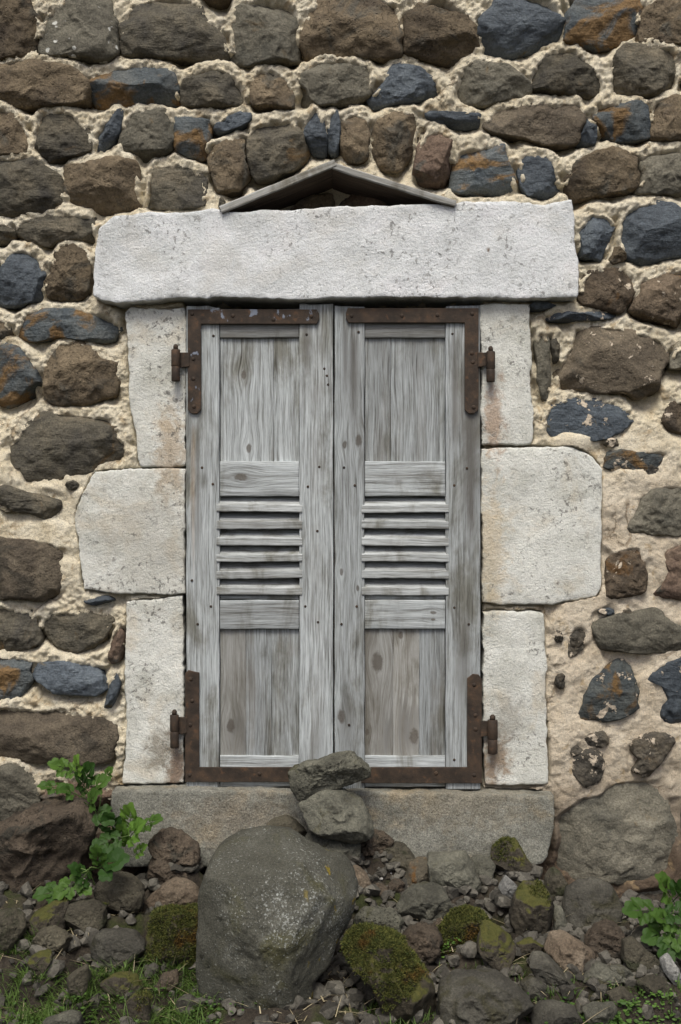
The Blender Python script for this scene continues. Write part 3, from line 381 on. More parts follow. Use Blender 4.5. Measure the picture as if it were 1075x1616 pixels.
# boulder: pale lichen flecks thick on its crown
def boulder_mat():
    m = M('boulder_lichen')
    col = m.ramp(m.noise(m.raw, 7, 9, .65, .3), [(.3, (.042, .041, .030)), (.5, (.07, .069, .054)), (.7, (.108, .108, .09))])
    col = m.mix(m.step(m.noise(m.raw, 6, 6, .6, .8), .5, .68), col, (.062, .060, .028))
    sx = m.t.nodes.new('ShaderNodeSeparateXYZ'); m.put(sx.inputs[0], m.raw)
    crown = m.step(m.vm('LENGTH', m.vm('MULTIPLY', m.vm('ADD', m.raw, (-.03, 0, -.07)), (1.25, .2, .9))), .26, .02)
    den = m.ma('ADD', m.ma('MULTIPLY', crown, .19), m.noise(m.raw, 9, 5, .65))
    sp = m.noise(m.raw, 190, 3, .7)
    fleck = m.step(m.ma('ADD', sp, m.ma('MULTIPLY', den, .42)), .84, .93)
    col = m.mix(m.ma('MULTIPLY', fleck, .75), col, (.27, .28, .255))
    big = m.vor(m.vm('ADD', m.raw, m.vm('SCALE', m.noise(m.raw, 80, 3), None, .01)), 75)
    col = m.mix(m.ma('MULTIPLY', m.step(big, .22, .15), m.step(den, .66, .8)), col, (.36, .38, .35))
    yl = m.ma('MULTIPLY', m.step(m.noise(m.vm('MULTIPLY', m.raw, (1.6, 1, 1)), 30, 4), .66, .71), m.step(sx.outputs[0], .03, .12))
    col = m.mix(yl, col, (.16, .12, .015))
    dk = m.ma('MULTIPLY', m.step(m.noise(m.raw, 34, 4), .64, .7), m.step(sx.outputs[0], -.02, -.12))
    col = m.mix(dk, col, (.022, .022, .015))
    col = m.mix(.9, col, m.ramp(m.noise(m.raw, 260, 4, .8), [(.3, .4), (.5, 1.), (.7, 1.75)]), 'MULTIPLY')
    nb = m.bump(m.noise(m.raw, 45, 10, .75), .9, .006); nb = m.bump(sp, .8, .003, nb)
    return m.done(col, nb, .8)
# ---------------------------------------------------------------- rock generator
def smooth_outline(flat, n, grow=0., round_=.55):
    p = np.array(flat, float).reshape(-1, 2); k = len(p)
    q = []
    for i in range(k):
        a, b, c, d = p[(i-1) % k], p[i], p[(i+1) % k], p[(i+2) % k]
        for t in np.linspace(0, 1, 9)[:-1]:
            cr = .5*((2*b)+(c-a)*t+(2*a-5*b+4*c-d)*t*t+(3*b-a-3*c+d)*t**3)
            q.append(round_*cr + (1-round_)*(b+(c-b)*t))
    q = np.array(q); d = np.r_[0, np.cumsum(np.linalg.norm(np.diff(np.r_[q, q[:1]], axis=0), axis=1))]
    u = np.linspace(0, d[-1], n, endpoint=False); qq = np.r_[q, q[:1]]
    o = np.stack([np.interp(u, d, qq[:, 0]), np.interp(u, d, qq[:, 1])], 1)
    area = np.sum(o[:, 0]*np.roll(o[:, 1], -1)-np.roll(o[:, 0], -1)*o[:, 1])
    o = o if area > 0 else o[::-1]
    if grow:
        t = np.roll(o, -2, 0)-np.roll(o, 2, 0); nn = np.stack([t[:, 1], -t[:, 0]], 1); o = o+grow*nn/(np.linalg.norm(nn, axis=1)[:, None]+1e-9)
    return o
def rock_mesh(flat, front, back, seed, p=3.0, nseg=56, nring=18, facets=5, rough=.05, fd=(.62, .92), tilt=.0, fshare=.72, grow=0., planes=()):
    """closed stone: its outline in x,z, bulging 'front' towards -y and 'back' towards +y"""
    rs = np.random.RandomState(seed)
    o = smooth_outline(flat, nseg, grow, .35); c = o.mean(0); o = o - c
    size = math.sqrt(np.ptp(o[:, 0])*np.ptp(o[:, 1]))
    V = [[0, -front, 0]]; nf = int(nring*fshare)
    tf = np.sin(np.linspace(0, math.pi/2, nf+1)[1:]); tb = np.sin(np.linspace(math.pi/2, 0, nring-nf+2)[1:-1])
    for q, (s, sd) in enumerate([(t, -front) for t in tf]+[(t, back) for t in tb]):
        y = sd*max(0, 1-s**p)**(1/p)
        V += [[x*s, y, z*s] for x, z in o]
    nring = len(tf)+len(tb)
    V.append([0, back, 0]); V = np.array(V)
    hx, hz = np.abs(o[:, 0]).max(), np.abs(o[:, 1]).max()
    sc = np.array([hx, max(front, .012), hz]); N = V/sc
    for n, dd in planes:
        n = np.array(n, float); n /= np.linalg.norm(n); ext = np.quantile(N@n, .995); t = N@n - ext*dd; N = N - np.where(t > 0, t*.93, 0)[:, None]*n
    for k in range(facets):
        n = np.array([rs.normal()*.7, -abs(rs.normal(1., .5)), rs.normal()*.7+.1]); n /= np.linalg.norm(n)
        ext = np.quantile(N@n, .995); d = ext*rs.uniform(*fd); t = N@n - d
        N = N - np.where(t > 0, t*.96, 0)[:, None]*n
    V = N*sc
    for ax, col in ((0, 0), (2, 1)):
        lo, hi = V[:, ax].min(), V[:, ax].max(); l2, h2 = o[:, col].min(), o[:, col].max()
        V[:, ax] = np.where(V[:, ax] < 0, V[:, ax]*l2/lo, V[:, ax]*h2/hi)
    if tilt: V[:, 1] += tilt*V[:, 2]*(V[:, 1] < 0)
    off = rs.uniform(0, 100, 3); f = 1/size
    dirn = V/(np.linalg.norm(V/sc, axis=1)[:, None]+1e-6)/sc.mean()
    a1 = fbm(V*f*2.6+off, 3, seed)*rough*size*.6
    r1 = (1-np.abs(fbm(V*f*5.0+off, 4, seed+9, .55)))*rough*size*.75
    fine = fbm(V*60+off, 3, seed+5)*.0022
    V = V + dirn*((a1 + r1 - rough*size*.32 + fine)[:, None])*np.array([.7, 1.1, .7])
    F = []; L = len(V)-1
    for j in range(nseg):
        F.append((0, 1+(j+1) % nseg, 1+j))
        for i in range(nring-1):
            a = 1+i*nseg+j; b = 1+i*nseg+(j+1) % nseg
            F.append((a, b, b+nseg, a+nseg))
        F.append((L, 1+(nring-1)*nseg+j, 1+(nring-1)*nseg+(j+1) % nseg))
    T = np.array([q[:3] for q in F]); vol = np.einsum('ij,ij->i', V[T[:, 0]], np.cross(V[T[:, 1]], V[T[:, 2]])).sum()
    if vol < 0: F = [q[::-1] for q in F]
    return V, F, c
# ---------------------------------------------------------------- THE WALL
def cols(a, b, step, lo, hi, grow=1.35, cap=.4):
    mid = list(np.arange(a, b+step/2, step)); l, r = [], []
    s = step; x = a
    while x > lo: s = min(s*grow, cap); x -= s; l.append(max(x, lo))
    s = step; x = mid[-1]
    while x < hi: s = min(s*grow, cap); x += s; r.append(min(x, hi))
    return np.array(l[::-1]+mid+r)
gx = cols(-.90, .90, .0036, -6, 6); gz = cols(.42, 2.84, .0036, -.3, 4.6)
X, Z = np.meshgrid(gx, gz)
inside = np.zeros(X.shape, bool); din = np.zeros(X.shape)
def stamp(flat, mark=True):
    o = smooth_outline(flat, 64)
    i0, i1 = np.searchsorted(gx, [o[:, 0].min(), o[:, 0].max()]); j0, j1 = np.searchsorted(gz, [o[:, 1].min(), o[:, 1].max()])
    if i1 <= i0 or j1 <= j0: return None
    x = X[j0:j1, i0:i1]; z = Z[j0:j1, i0:i1]; ins = np.zeros(x.shape, bool); dm = np.full(x.shape, 9.)
    for k in range(len(o)):
        ax, az_ = o[k]; bx, bz = o[(k+1) % len(o)]
        cr = ((az_ > z) != (bz > z)); xi = (bx-ax)*(z-az_)/(bz-az_+1e-12)+ax
        ins ^= cr & (x < xi)
        t = np.clip(((x-ax)*(bx-ax)+(z-az_)*(bz-az_))/((bx-ax)**2+(bz-az_)**2+1e-12), 0, 1)
        dm = np.minimum(dm, np.hypot(x-ax-t*(bx-ax), z-az_-t*(bz-az_)))
    inside[j0:j1, i0:i1] |= ins
    din[j0:j1, i0:i1] = np.maximum(din[j0:j1, i0:i1], np.where(ins, dm, 0))
# courses that go on beyond the picture
FILL = []
def fill_rows(x0, x1, z0, z1, seed):
    rs = np.random.RandomState(seed); z = z0
    while z < z1:
        h = rs.uniform(.10, .15); x = x0+rs.uniform(-.03, .03)
        while x < x1-.05:
            w_ = rs.uniform(.12, .24); w_ = min(w_, x1-x)
            if w_ > .06:
                k = 9; a = np.linspace(0, 2*math.pi, k, endpoint=False)
                rr = 1+rs.uniform(-.12, .06, k)
                px = x+w_/2+np.sign(np.cos(a))*np.abs(np.cos(a))**.6*(w_/2-.008)*rr
                pz = z+h/2+np.sign(np.sin(a))*np.abs(np.sin(a))**.6*(h/2-.01)*rr
                FILL.append((rs.choice(list('bbddgsmf')), np.stack([px, pz], 1).ravel().tolist()))
            x += w_
        z += h
fill_rows(-1.56, -.912, .5, 2.95, 3); fill_rows(.912, 1.56, .5, 2.95, 4); fill_rows(-.90, .90, 2.83, 3.05, 5)
ALLST = WALL_STONES + FILL
for k, f in ALLST: stamp(f)
surr_in = inside.copy(); st_in = inside.copy(); st_din = din.copy()
for f in SURROUND.values(): stamp(f)
opening = (X > -.395) & (X < .358) & (Z > .80) & (Z < 2.03)
occ = inside | opening
# distance up from the stone below / down from the stone above, column by column
da = np.zeros(X.shape); last = np.full(len(gx), -9.)
for j in range(len(gz)):
    last = np.where(occ[j], gz[j], last); da[j] = gz[j]-last
db = np.zeros(X.shape); last = np.full(len(gx), 99.)
for j in range(len(gz)-1, -1, -1):
    last = np.where(occ[j], gz[j], last); db[j] = last-gz[j]
def blur(a, n):
    for _ in range(n):
        a = .5*a+.25*(np.roll(a, 1, 0)+np.roll(a, -1, 0)); a = .5*a+.25*(np.roll(a, 1, 1)+np.roll(a, -1, 1))
    return a
da = np.minimum(da, .09); db = np.minimum(db, .09); fr = np.where(occ, np.nan, da/(da+db+1e-6))
wgt = blur((~occ).astype(float), 14); fr = blur(np.nan_to_num(fr), 14)/np.maximum(wgt, .02); fr = np.clip(fr, 0, 1)
def sst(v, a, b): t = np.clip((v-a)/(b-a), 0, 1); return t*t*(3-2*t)
# where the mortar was smeared flush over the stones
dl = np.zeros(X.shape); last = np.full(len(gz), -99.)
for i in range(len(gx)):
    last = np.where(occ[:, i], gx[i], last); dl[:, i] = gx[i]-last
dr = np.zeros(X.shape); last = np.full(len(gz), 99.)
for i in range(len(gx)-1, -1, -1):
    last = np.where(occ[:, i], gx[i], last); dr[:, i] = last-gx[i]
slot = blur(np.where(occ, 0, sst(dl+dr, .036, .014)), 2)
flush = sst(X, .49, .58)*sst(Z, 1.78, 1.64)
flush = np.maximum(flush, sst(X, -.62, -.72)*sst(Z, 1.62, 1.55)*sst(Z, 1.27, 1.33)*.9)
flush = np.maximum(flush, sst(X, -.56, -.66)*sst(Z, 1.66, 1.60)*sst(Z, 1.27, 1.33)*.8)
flush = np.clip(flush + .25*fbm(P3(X*9, 0, Z*9), 2, 3)*(flush > .02), 0, 1)
lump = .7*fbm(P3(X*21, 0, Z*26), 5, 11, .58); grit = fbm(P3(X*105, 0, Z*105), 3, 21, .65)
ridge = 1-np.abs(fbm(P3(X*14, 3, Z*17), 3, 31))
y_rec = -.022+.050*sst(fr, .45, 1.0) - .006*(ridge-.6) - .007*lump - .004*grit
# thick unfilled joints go dark and deep under some stones
y_rec += .022*sst(fbm(P3(X*7, 1, Z*7), 2, 41), .25, .8)*sst(fr, .45, .9)
calm = .35+.65*sst(fbm(P3(X*5, 9, Z*5), 2, 61), -.2, .5)
crumb = np.abs(fbm(P3(X*70, 4, Z*70), 3, 91)); y_rec += .030*slot*sst(fbm(P3(X*13, 8, Z*13), 2, 95), -.5, .3) - .004*crumb
y_flu = -.0012*crumb-.036 - .0045*lump*calm - .0014*grit - .009*fbm(P3(X*9, 2, Z*9), 2, 71) + .012*sst(fbm(P3(X*11, 5, Z*11), 3, 51), .1, .7)
Y = y_rec*(1-flush)+y_flu*flush
Y = np.where(st_in, Y + np.minimum(np.maximum(st_din-.007*(1-flush)-.003*flush, 0)*(1.6*(1-flush)+1.3*flush), .05), Y)
Y = np.where(inside & ~st_in, .0+.004*lump, Y)
Y = np.where(opening, .16, Y)
tri_in = (Z > 2.245) & (Z < 2.372-.42*np.abs(X+.017)) & (np.abs(X+.017) < .29)
Y = np.where(tri_in, .10+.006*lump, Y)
nx, nz = len(gx), len(gz)
V = np.stack([X.ravel(), Y.ravel(), Z.ravel()], 1)
idx = np.arange(nx*nz).reshape(nz, nx)
F = np.stack([idx[:-1, :-1], idx[:-1, 1:], idx[1:, 1:], idx[1:, :-1]], -1).reshape(-1, 4)
def fast_mesh(name, V, F, mat, smooth=True):
    me = bpy.data.meshes.new(name); n = F.shape[1]
    me.vertices.add(len(V)); me.vertices.foreach_set('co', np.asarray(V, np.float32).ravel())
    me.loops.add(F.size); me.loops.foreach_set('vertex_index', F.astype(np.int32).ravel())
    me.polygons.add(len(F)); me.polygons.foreach_set('loop_start', np.arange(0, F.size, n, dtype=np.int32))
    me.polygons.foreach_set('loop_total', np.full(len(F), n, np.int32))
    me.update(calc_edges=True); me.polygons.foreach_set('use_smooth', [smooth]*len(F)); me.materials.append(mat); me.validate()
    return me
def mortar_mat():
    m = M('lime_mortar')
    c = m.ramp(m.noise(m.raw, 16, 9, .65, .3), [(.28, (.56, .455, .29)), (.40, (.77, .68, .49)), (.7, (.85, .785, .62))])
    sx = m.t.nodes.new('ShaderNodeSeparateXYZ'); m.put(sx.inputs[0], m.raw)
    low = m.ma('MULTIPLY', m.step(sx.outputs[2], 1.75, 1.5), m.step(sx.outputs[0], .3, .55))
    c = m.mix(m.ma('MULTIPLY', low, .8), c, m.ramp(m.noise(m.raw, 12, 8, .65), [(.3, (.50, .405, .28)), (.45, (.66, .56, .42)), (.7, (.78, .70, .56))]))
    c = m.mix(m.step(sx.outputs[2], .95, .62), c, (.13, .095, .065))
    c = m.mix(m.ma('MULTIPLY', m.step(m.noise(m.raw, 24, 6, .6, .4), .57, .69), .7), c, (.46, .335, .18))
    v = m.vor(m.raw, 210); c = m.mix(m.ma('MULTIPLY', m.step(v, .25, .1), m.step(m.noise(m.raw, 60, 2), .5, .6)), c, (.22, .165, .115))
    c = m.mix(.75, c, m.ramp(m.noise(m.raw, 260, 5, .8), [(.3, .45), (.47, .95), (.7, 1.3)]), 'MULTIPLY')
    ck = m.t.nodes.new('ShaderNodeTexVoronoi'); ck.feature = 'DISTANCE_TO_EDGE'; ck.inputs['Scale'].default_value = 7
    m.put(ck.inputs['Vector'], m.vm('ADD', m.raw, m.vm('SCALE', m.noise(m.raw, 18, 5, .65), None, .09)))
    cm = m.ma('MULTIPLY', m.step(ck.outputs['Distance'], .022, .006), m.step(m.noise(m.raw, 5, 3), .5, .6))
    c = m.mix(m.ma('MULTIPLY', cm, .6), c, (.25, .18, .11))
    nb = m.bump(m.ma('MULTIPLY', cm, -1), .8, .004); nb = m.bump(m.noise(m.raw, 110, 9, .8), 1., .006, nb); nb = m.bump(m.ma('MULTIPLY', m.step(m.vor(m.raw, 150), .35, .1), -1), .6, .004, nb); nb = m.bump(m.noise(m.raw, 330, 4, .75), .9, .004, nb)
    return m.done(c, nb, .95)
wall = empty('stone_wall', (0, 0, .0))
tag(wall, 'rubble wall of dark basalt stones set in cream lime mortar', 'wall')
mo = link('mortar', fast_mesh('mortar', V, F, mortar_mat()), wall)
bmk = bmesh.new(); bmesh.ops.create_cube(bmk, size=1)
for v in bmk.verts: v.co = (v.co.x*12, .42+v.co.y*.4, 2.15+v.co.z*4.9)
me = bpy.data.meshes.new('wall_core'); bmk.to_mesh(me); bmk.free(); me.materials.append(mo.data.materials[0]); link('wall_core', me, wall)
for i, (kind, flat) in enumerate(ALLST):
    a = np.array(flat).reshape(-1, 2); c = a.mean(0); real = i < len(WALL_STONES)
    w_, h_ = np.ptp(a[:, 0]), np.ptp(a[:, 1]); sz = math.sqrt(w_*h_)
    flu = (c[0] > .52 and c[1] < 1.72 and c[1] > .85) or (c[0] < -.66 and 1.3 < c[1] < 1.6)
    front = np.clip(.026+.15*sz, .032, .052) if not flu else np.clip(.040+.06*sz, .043, .050)
    if min(w_, h_) < .06: front = .040 if flu else .046
    big = sz > .09
    Vv, Ff, cc = rock_mesh(flat, front, .05, 100+i, p=7 if flu else 4.4 if kind in 'bgl' else 5.2, nseg=(92 if big else 48) if real else 32,
                           nring=(34 if big else 18) if real else 12, facets=6 if kind in 'bl' else 10,
                           rough=.085 if sz > .22 and c[1] < .9 else .06 if kind in 'bdglp' else .045, fd=(.66, .94) if not flu else (.86, .98), grow=.0035 if not flu else .002)
    mt = ST_M.get(kind, ST[kind]) if (flu and c[0] > 0) or (c[0] > .6 and 1.7 < c[1] < 2.1) else ST[kind]
    mesh_obj('stone', Vv, Ff, mt, wall, (cc[0], .105 if len(WALL_STONES)-2 <= i < len(WALL_STONES) else 0.0, cc[1]))
# ---------------------------------------------------------------- WINDOW SURROUND
def pale_mat(name, base, dark, speck, stains=(), yellow=.3, granite=0):
    m = M(name)
    c = m.ramp(m.noise(m.raw, 9, 9, .65, .2), [(.3, dark), (.55, base), (.75, tuple(min(.8, v*1.1) for v in base))])
    c = m.mix(m.ma('MULTIPLY', m.step(m.noise(m.raw, 7, 7, .65, .5), .5, .68), yellow), c, (.50, .385, .22))
    for (x, z, rx, rz, colr, amt) in stains:
        d = m.vm('LENGTH', m.vm('MULTIPLY', m.vm('ADD', m.raw, (-x, 0, -z)), (1/rx, 0, 1/rz)))
        k = m.ma('MULTIPLY', m.step(m.ma('ADD', d, m.ma('MULTIPLY', m.ma('SUBTRACT', m.noise(m.raw, 34, 8, .7, .5), .5), 3.4)), 1.15, .25), amt*.85)
        c = m.mix(k, c, colr)
    cl = m.noise(m.raw, 8, 4, .6)
    v = m.noise(m.raw, 75, 6, .7, .4)
    c = m.mix(m.ma('MULTIPLY', m.ma('MULTIPLY', m.step(v, .545, .63), m.step(cl, .44, .60)), speck), c, (.12, .115, .10))
    if granite:
        g = m.noise(m.raw, 260, 3, .8); c = m.mix(granite, c, m.ramp(g, [(.3, .25), (.5, .95), (.7, 1.6)]), 'MULTIPLY')
        g2 = m.noise(m.vm('MULTIPLY', m.raw, (1, 1, 1.6)), 45, 6, .7); c = m.mix(.6, c, m.ramp(g2, [(.3, .45), (.5, 1.), (.7, 1.3)]), 'MULTIPLY')
    c = m.mix(.45, c, m.ramp(m.noise(m.raw, 300, 4, .75), [(.3, .6), (.5, 1.), (.7, 1.25)]), 'MULTIPLY')
    nb = m.bump(m.noise(m.raw, 40, 9, .72), .9, .008); nb = m.bump(m.noise(m.raw, 190, 5, .75), .9, .004, nb)
    return m.done(c, nb, .9)
RUST = (.23, .115, .05)
lintel_m = pale_mat('white_lintel_stone', (.755, .775, .765), (.58, .60, .58), .7, [(.366, 2.146, .006, .008, (.15, .09, .04), 1)], .12)
jamb_m = pale_mat('white_jamb_stone', (.70, .705, .64), (.50, .50, .43), .8,
    [(-.425, 1.65, .05, .14, (.40, .28, .15), .7), (-.412, .855, .03, .11, (.17, .09, .045), .9), (-.455, .90, .045, .07, (.22, .19, .14), .85),
     (.385, 1.72, .03, .13, (.35, .20, .10), .75), (.385, .88, .045, .09, (.26, .16, .08), .9), (.42, .98, .05, .08, (.30, .29, .25), .6),
     (.37, 1.42, .05, .20, (.50, .36, .17), .5), (-.47, 1.42, .16, .2, (.42, .40, .34), .5)], .35)
sill_m = pale_mat('granite_sill', (.275, .272, .228), (.15, .148, .12), .5, [(-.25, .755, .2, .07, (.2, .145, .085), .4), (.3, .78, .25, .08, (.21, .16, .09), .4)], .35, .75)
surround = empty('window_surround', (0, 0, .66))
tag(surround, 'pale dressed stone window surround with long lintel, jamb blocks and granite sill', 'window surround')
def block(name, flat, front, back, mat, seed, worn=.006, step=.0065):
    """dressed block: flat tooled face with worn arrises"""
    o = smooth_outline(flat, 420, 0, .12); rs = np.random.RandomState(seed)
    d = np.stack([fbm(P3(o[:, 0]*22, seed, o[:, 1]*22), 3, seed), fbm(P3(o[:, 0]*22, seed+5, o[:, 1]*22), 3, seed+2)], 1)*worn*.45
    d += np.stack([vnoise(P3(o[:, 0]*120, seed, o[:, 1]*120), seed), vnoise(P3(o[:, 0]*120, seed+5, o[:, 1]*120), seed+2)], 1)*.0012
    o = o+d; c = o.mean(0); rel = o-c; L = np.linalg.norm(rel, axis=1)[:, None]; un = rel/L
    from mathutils.geometry import delaunay_2d_cdt
    n = len(o); rings = [(rel, back), (rel, -front+.012), (rel-un*.0008, -front+.004), (rel-un*.0025, -front+.001), (rel-un*.005, -front)]
    inner = rel-un*.005; st = .008
    gx_ = np.arange(inner[:, 0].min(), inner[:, 0].max(), st); gz_ = np.arange(inner[:, 1].min(), inner[:, 1].max(), st)
    pts = np.stack([a.ravel() for a in np.meshgrid(gx_, gz_)], 1)+rs.uniform(-.25, .25, (len(gx_)*len(gz_), 2))*st
    ins = np.zeros(len(pts), bool); dm = np.full(len(pts), 9.)
    for k in range(n):
        (ax, az_), (bx, bz) = inner[k], inner[(k+1) % n]
        cr = (az_ > pts[:, 1]) != (bz > pts[:, 1]); ins ^= cr & (pts[:, 0] < (bx-ax)*(pts[:, 1]-az_)/(bz-az_+1e-12)+ax)
        dm = np.minimum(dm, np.hypot(pts[:, 0]-ax, pts[:, 1]-az_))
    pts = pts[ins & (dm > .005)]
    allp = [Vector(q) for q in inner]+[Vector(q) for q in pts]
    rv, re_, rf, ov, oe, of = delaunay_2d_cdt(allp, [(k, (k+1) % n) for k in range(n)], [], 1, 1e-7)
    V = []
    for q, y in rings[:-1]: V += [[x, y, z] for x, z in q]
    b0 = len(V); V += [[q.x, -front, q.y] for q in rv]; V = np.array(V, float)
    mp = {}
    for new, olds in enumerate(ov):
        for q in olds: mp[q] = new
    F = [tuple(b0+k for k in f) for f in rf]
    for i in range(4):
        for j in range(n):
            a, b = i*n+j, i*n+(j+1) % n
            if i < 3: F.append((a, b, b+n, a+n))
            elif j in mp and (j+1) % n in mp: F.append((a, b, b0+mp[(j+1) % n], b0+mp[j]))
    F = [f for f in F if len(set(f)) == len(f)]
    wx = V[:, 0]+c[0]; wz = V[:, 2]+c[1]; fm = (V[:, 1] < -front+.012)
    V[:, 1] += fm*(fbm(P3(wx*7, seed, wz*7), 2, seed+7)*.004+fbm(P3(wx*24, 0, wz*24), 2, seed+8)*.0012)
    V[:, 0] += c[0]; V[:, 2] += c[1]
    V[:, 2] -= .66
    o_ = mesh_obj(name, V, F, mat, surround, (0, 0, .66)); return o_
# stains are laid out in wall metres, so shift the texture space back by the surround's base height
for mt in (lintel_m, jamb_m, sill_m):
    t = mt.node_tree
    tc = [n for n in t.nodes if n.type == 'TEX_COORD'][0]; ad = t.nodes.new('ShaderNodeVectorMath'); ad.inputs[1].default_value = (0, 0, .66)
    outs = [l.to_socket for l in tc.outputs['Object'].links]
    for s_ in outs: t.links.new(ad.outputs[0], s_)
    t.links.new(tc.outputs['Object'], ad.inputs[0])
block('lintel', SURROUND['lintel'], .064, .12, lintel_m, 1, .008)
for k in range(1, 7): block('jamb_block', SURROUND['j%d' % k], .031+.002*((k*7) % 3), .14, jamb_m, 10+k, .007)
block('sill', SURROUND['sill'], .075, .16, sill_m, 30, .007)
# ---------------------------------------------------------------- WOOD
def wood_mat(name, horiz=False, knots=(), streaks=(), stain=.35, light=1.0, warm=0.0):
    m = M(name)
    sx = m.t.nodes.new('ShaderNodeSeparateXYZ'); m.put(sx.inputs[0], m.raw)
    u, v = (sx.outputs[2], sx.outputs[0]) if horiz else (sx.outputs[0], sx.outputs[2])
    kd = None; u2 = u
    for (ku, kv, r) in knots:
        du = m.ma('SUBTRACT', u, ku); dv = m.ma('MULTIPLY', m.ma('SUBTRACT', v, kv), .55)
        d = m.ma('SQRT', m.ma('ADD', m.ma('MULTIPLY', du, du), m.ma('MULTIPLY', dv, dv)))
        g = m.ma('EXPONENT', m.ma('MULTIPLY', m.ma('POWER', m.ma('DIVIDE', d, r*2.6), 2), -1))
        u2 = m.ma('SUBTRACT', u2, m.ma('MULTIPLY', m.ma('MULTIPLY', du, g), .85))
        k = m.step(m.ma('ADD', d, m.ma('MULTIPLY', m.ma('SUBTRACT', m.noise(m.raw, 90, 3), .5), r*.8)), r*1.0, r*.55)
        kd = k if kd is None else m.ma('MAXIMUM', kd, k)
    cb = m.t.nodes.new('ShaderNodeCombineXYZ'); m.put(cb.inputs[0], u2); m.put(cb.inputs[1], m.ma('MULTIPLY', m.rnd, 31)); m.put(cb.inputs[2], m.ma('MULTIPLY', v, .03))
    wob = m.noise(m.vm('MULTIPLY', m.co, (1, 1, 1)), 5, 2)
    vec = m.vm('ADD', cb.outputs[0], m.vm('SCALE', (1, 0, 0), None, m.ma('MULTIPLY', wob, .012)))
    g1 = m.noise(vec, 150, 6, .72); g2 = m.noise(vec, 520, 3, .7); g3 = m.noise(vec, 22, 3, .6)
    h = m.ma('ADD', m.ma('MULTIPLY', g1, .55), m.ma('MULTIPLY', g2, .45))
    L = light
    c = m.ramp(h, [(.34, (.055*L, .053*L, .047*L)), (.43, (.175*L, .18*L, .172*L)), (.51, (.285*L, .30*L, .295*L)), (.62, (.43*L, .45*L, .445*L))])
    if warm: c = m.mix(warm, c, (.30, .26, .20))
    bl_ = m.noise(m.vm('MULTIPLY', m.co, (1, 1, .35)), 9, 6, .65, .4); c = m.mix(m.step(bl_, .48, .68), c, m.mix(1, c, (.46, .43, .37), 'MULTIPLY'))
    s1 = m.step(m.ma('ADD', m.ma('MULTIPLY', g3, .6), m.ma('MULTIPLY', m.noise(m.vm('MULTIPLY', m.co, (1, 1, 1)), 6, 5, .6), .4)), .50, .66)
    c = m.mix(m.ma('MULTIPLY', s1, stain), c, m.mix(g1, (.10, .092, .078), (.19, .175, .15)))
    for (u0, wd, v0, v1, colr, amt) in streaks:
        a = m.step(m.ma('ABSOLUTE', m.ma('SUBTRACT', m.ma('ADD', u, m.ma('MULTIPLY', m.ma('SUBTRACT', g3, .5), wd*1.6)), u0)), wd*1.25, 0)
        vn = m.ma('ADD', v, m.ma('MULTIPLY', m.ma('SUBTRACT', g1, .5), .3)); b = m.ma('MULTIPLY', m.step(vn, v0-.08, v0+.14), m.step(vn, v1+.03, v1-.05))
        c = m.mix(m.ma('MULTIPLY', m.step(m.ma('ADD', m.ma('MULTIPLY', a, b), m.ma('MULTIPLY', m.ma('SUBTRACT', h, .5), 3.4)), .25, 1.25), min(1, amt*.8)), c, colr)
    if kd is not None: c = m.mix(m.ma('MULTIPLY', kd, m.ma('ADD', m.ma('MULTIPLY', g2, .7), .42), None, True), c, m.mix(m.noise(m.raw, 260, 4), (.03, .026, .02), (.12, .10, .08)))
    br = m.ma('MULTIPLY_ADD', m.rnd, .30, .86)
    c = m.mix(1, c, m.vm('SCALE', (1.11, 1.13, 1.14), None, br), 'MULTIPLY')
    nb = m.bump(h, .7, .0028); nb = m.bump(g3, .3, .004, nb)
    return m.done(c, nb, .88)
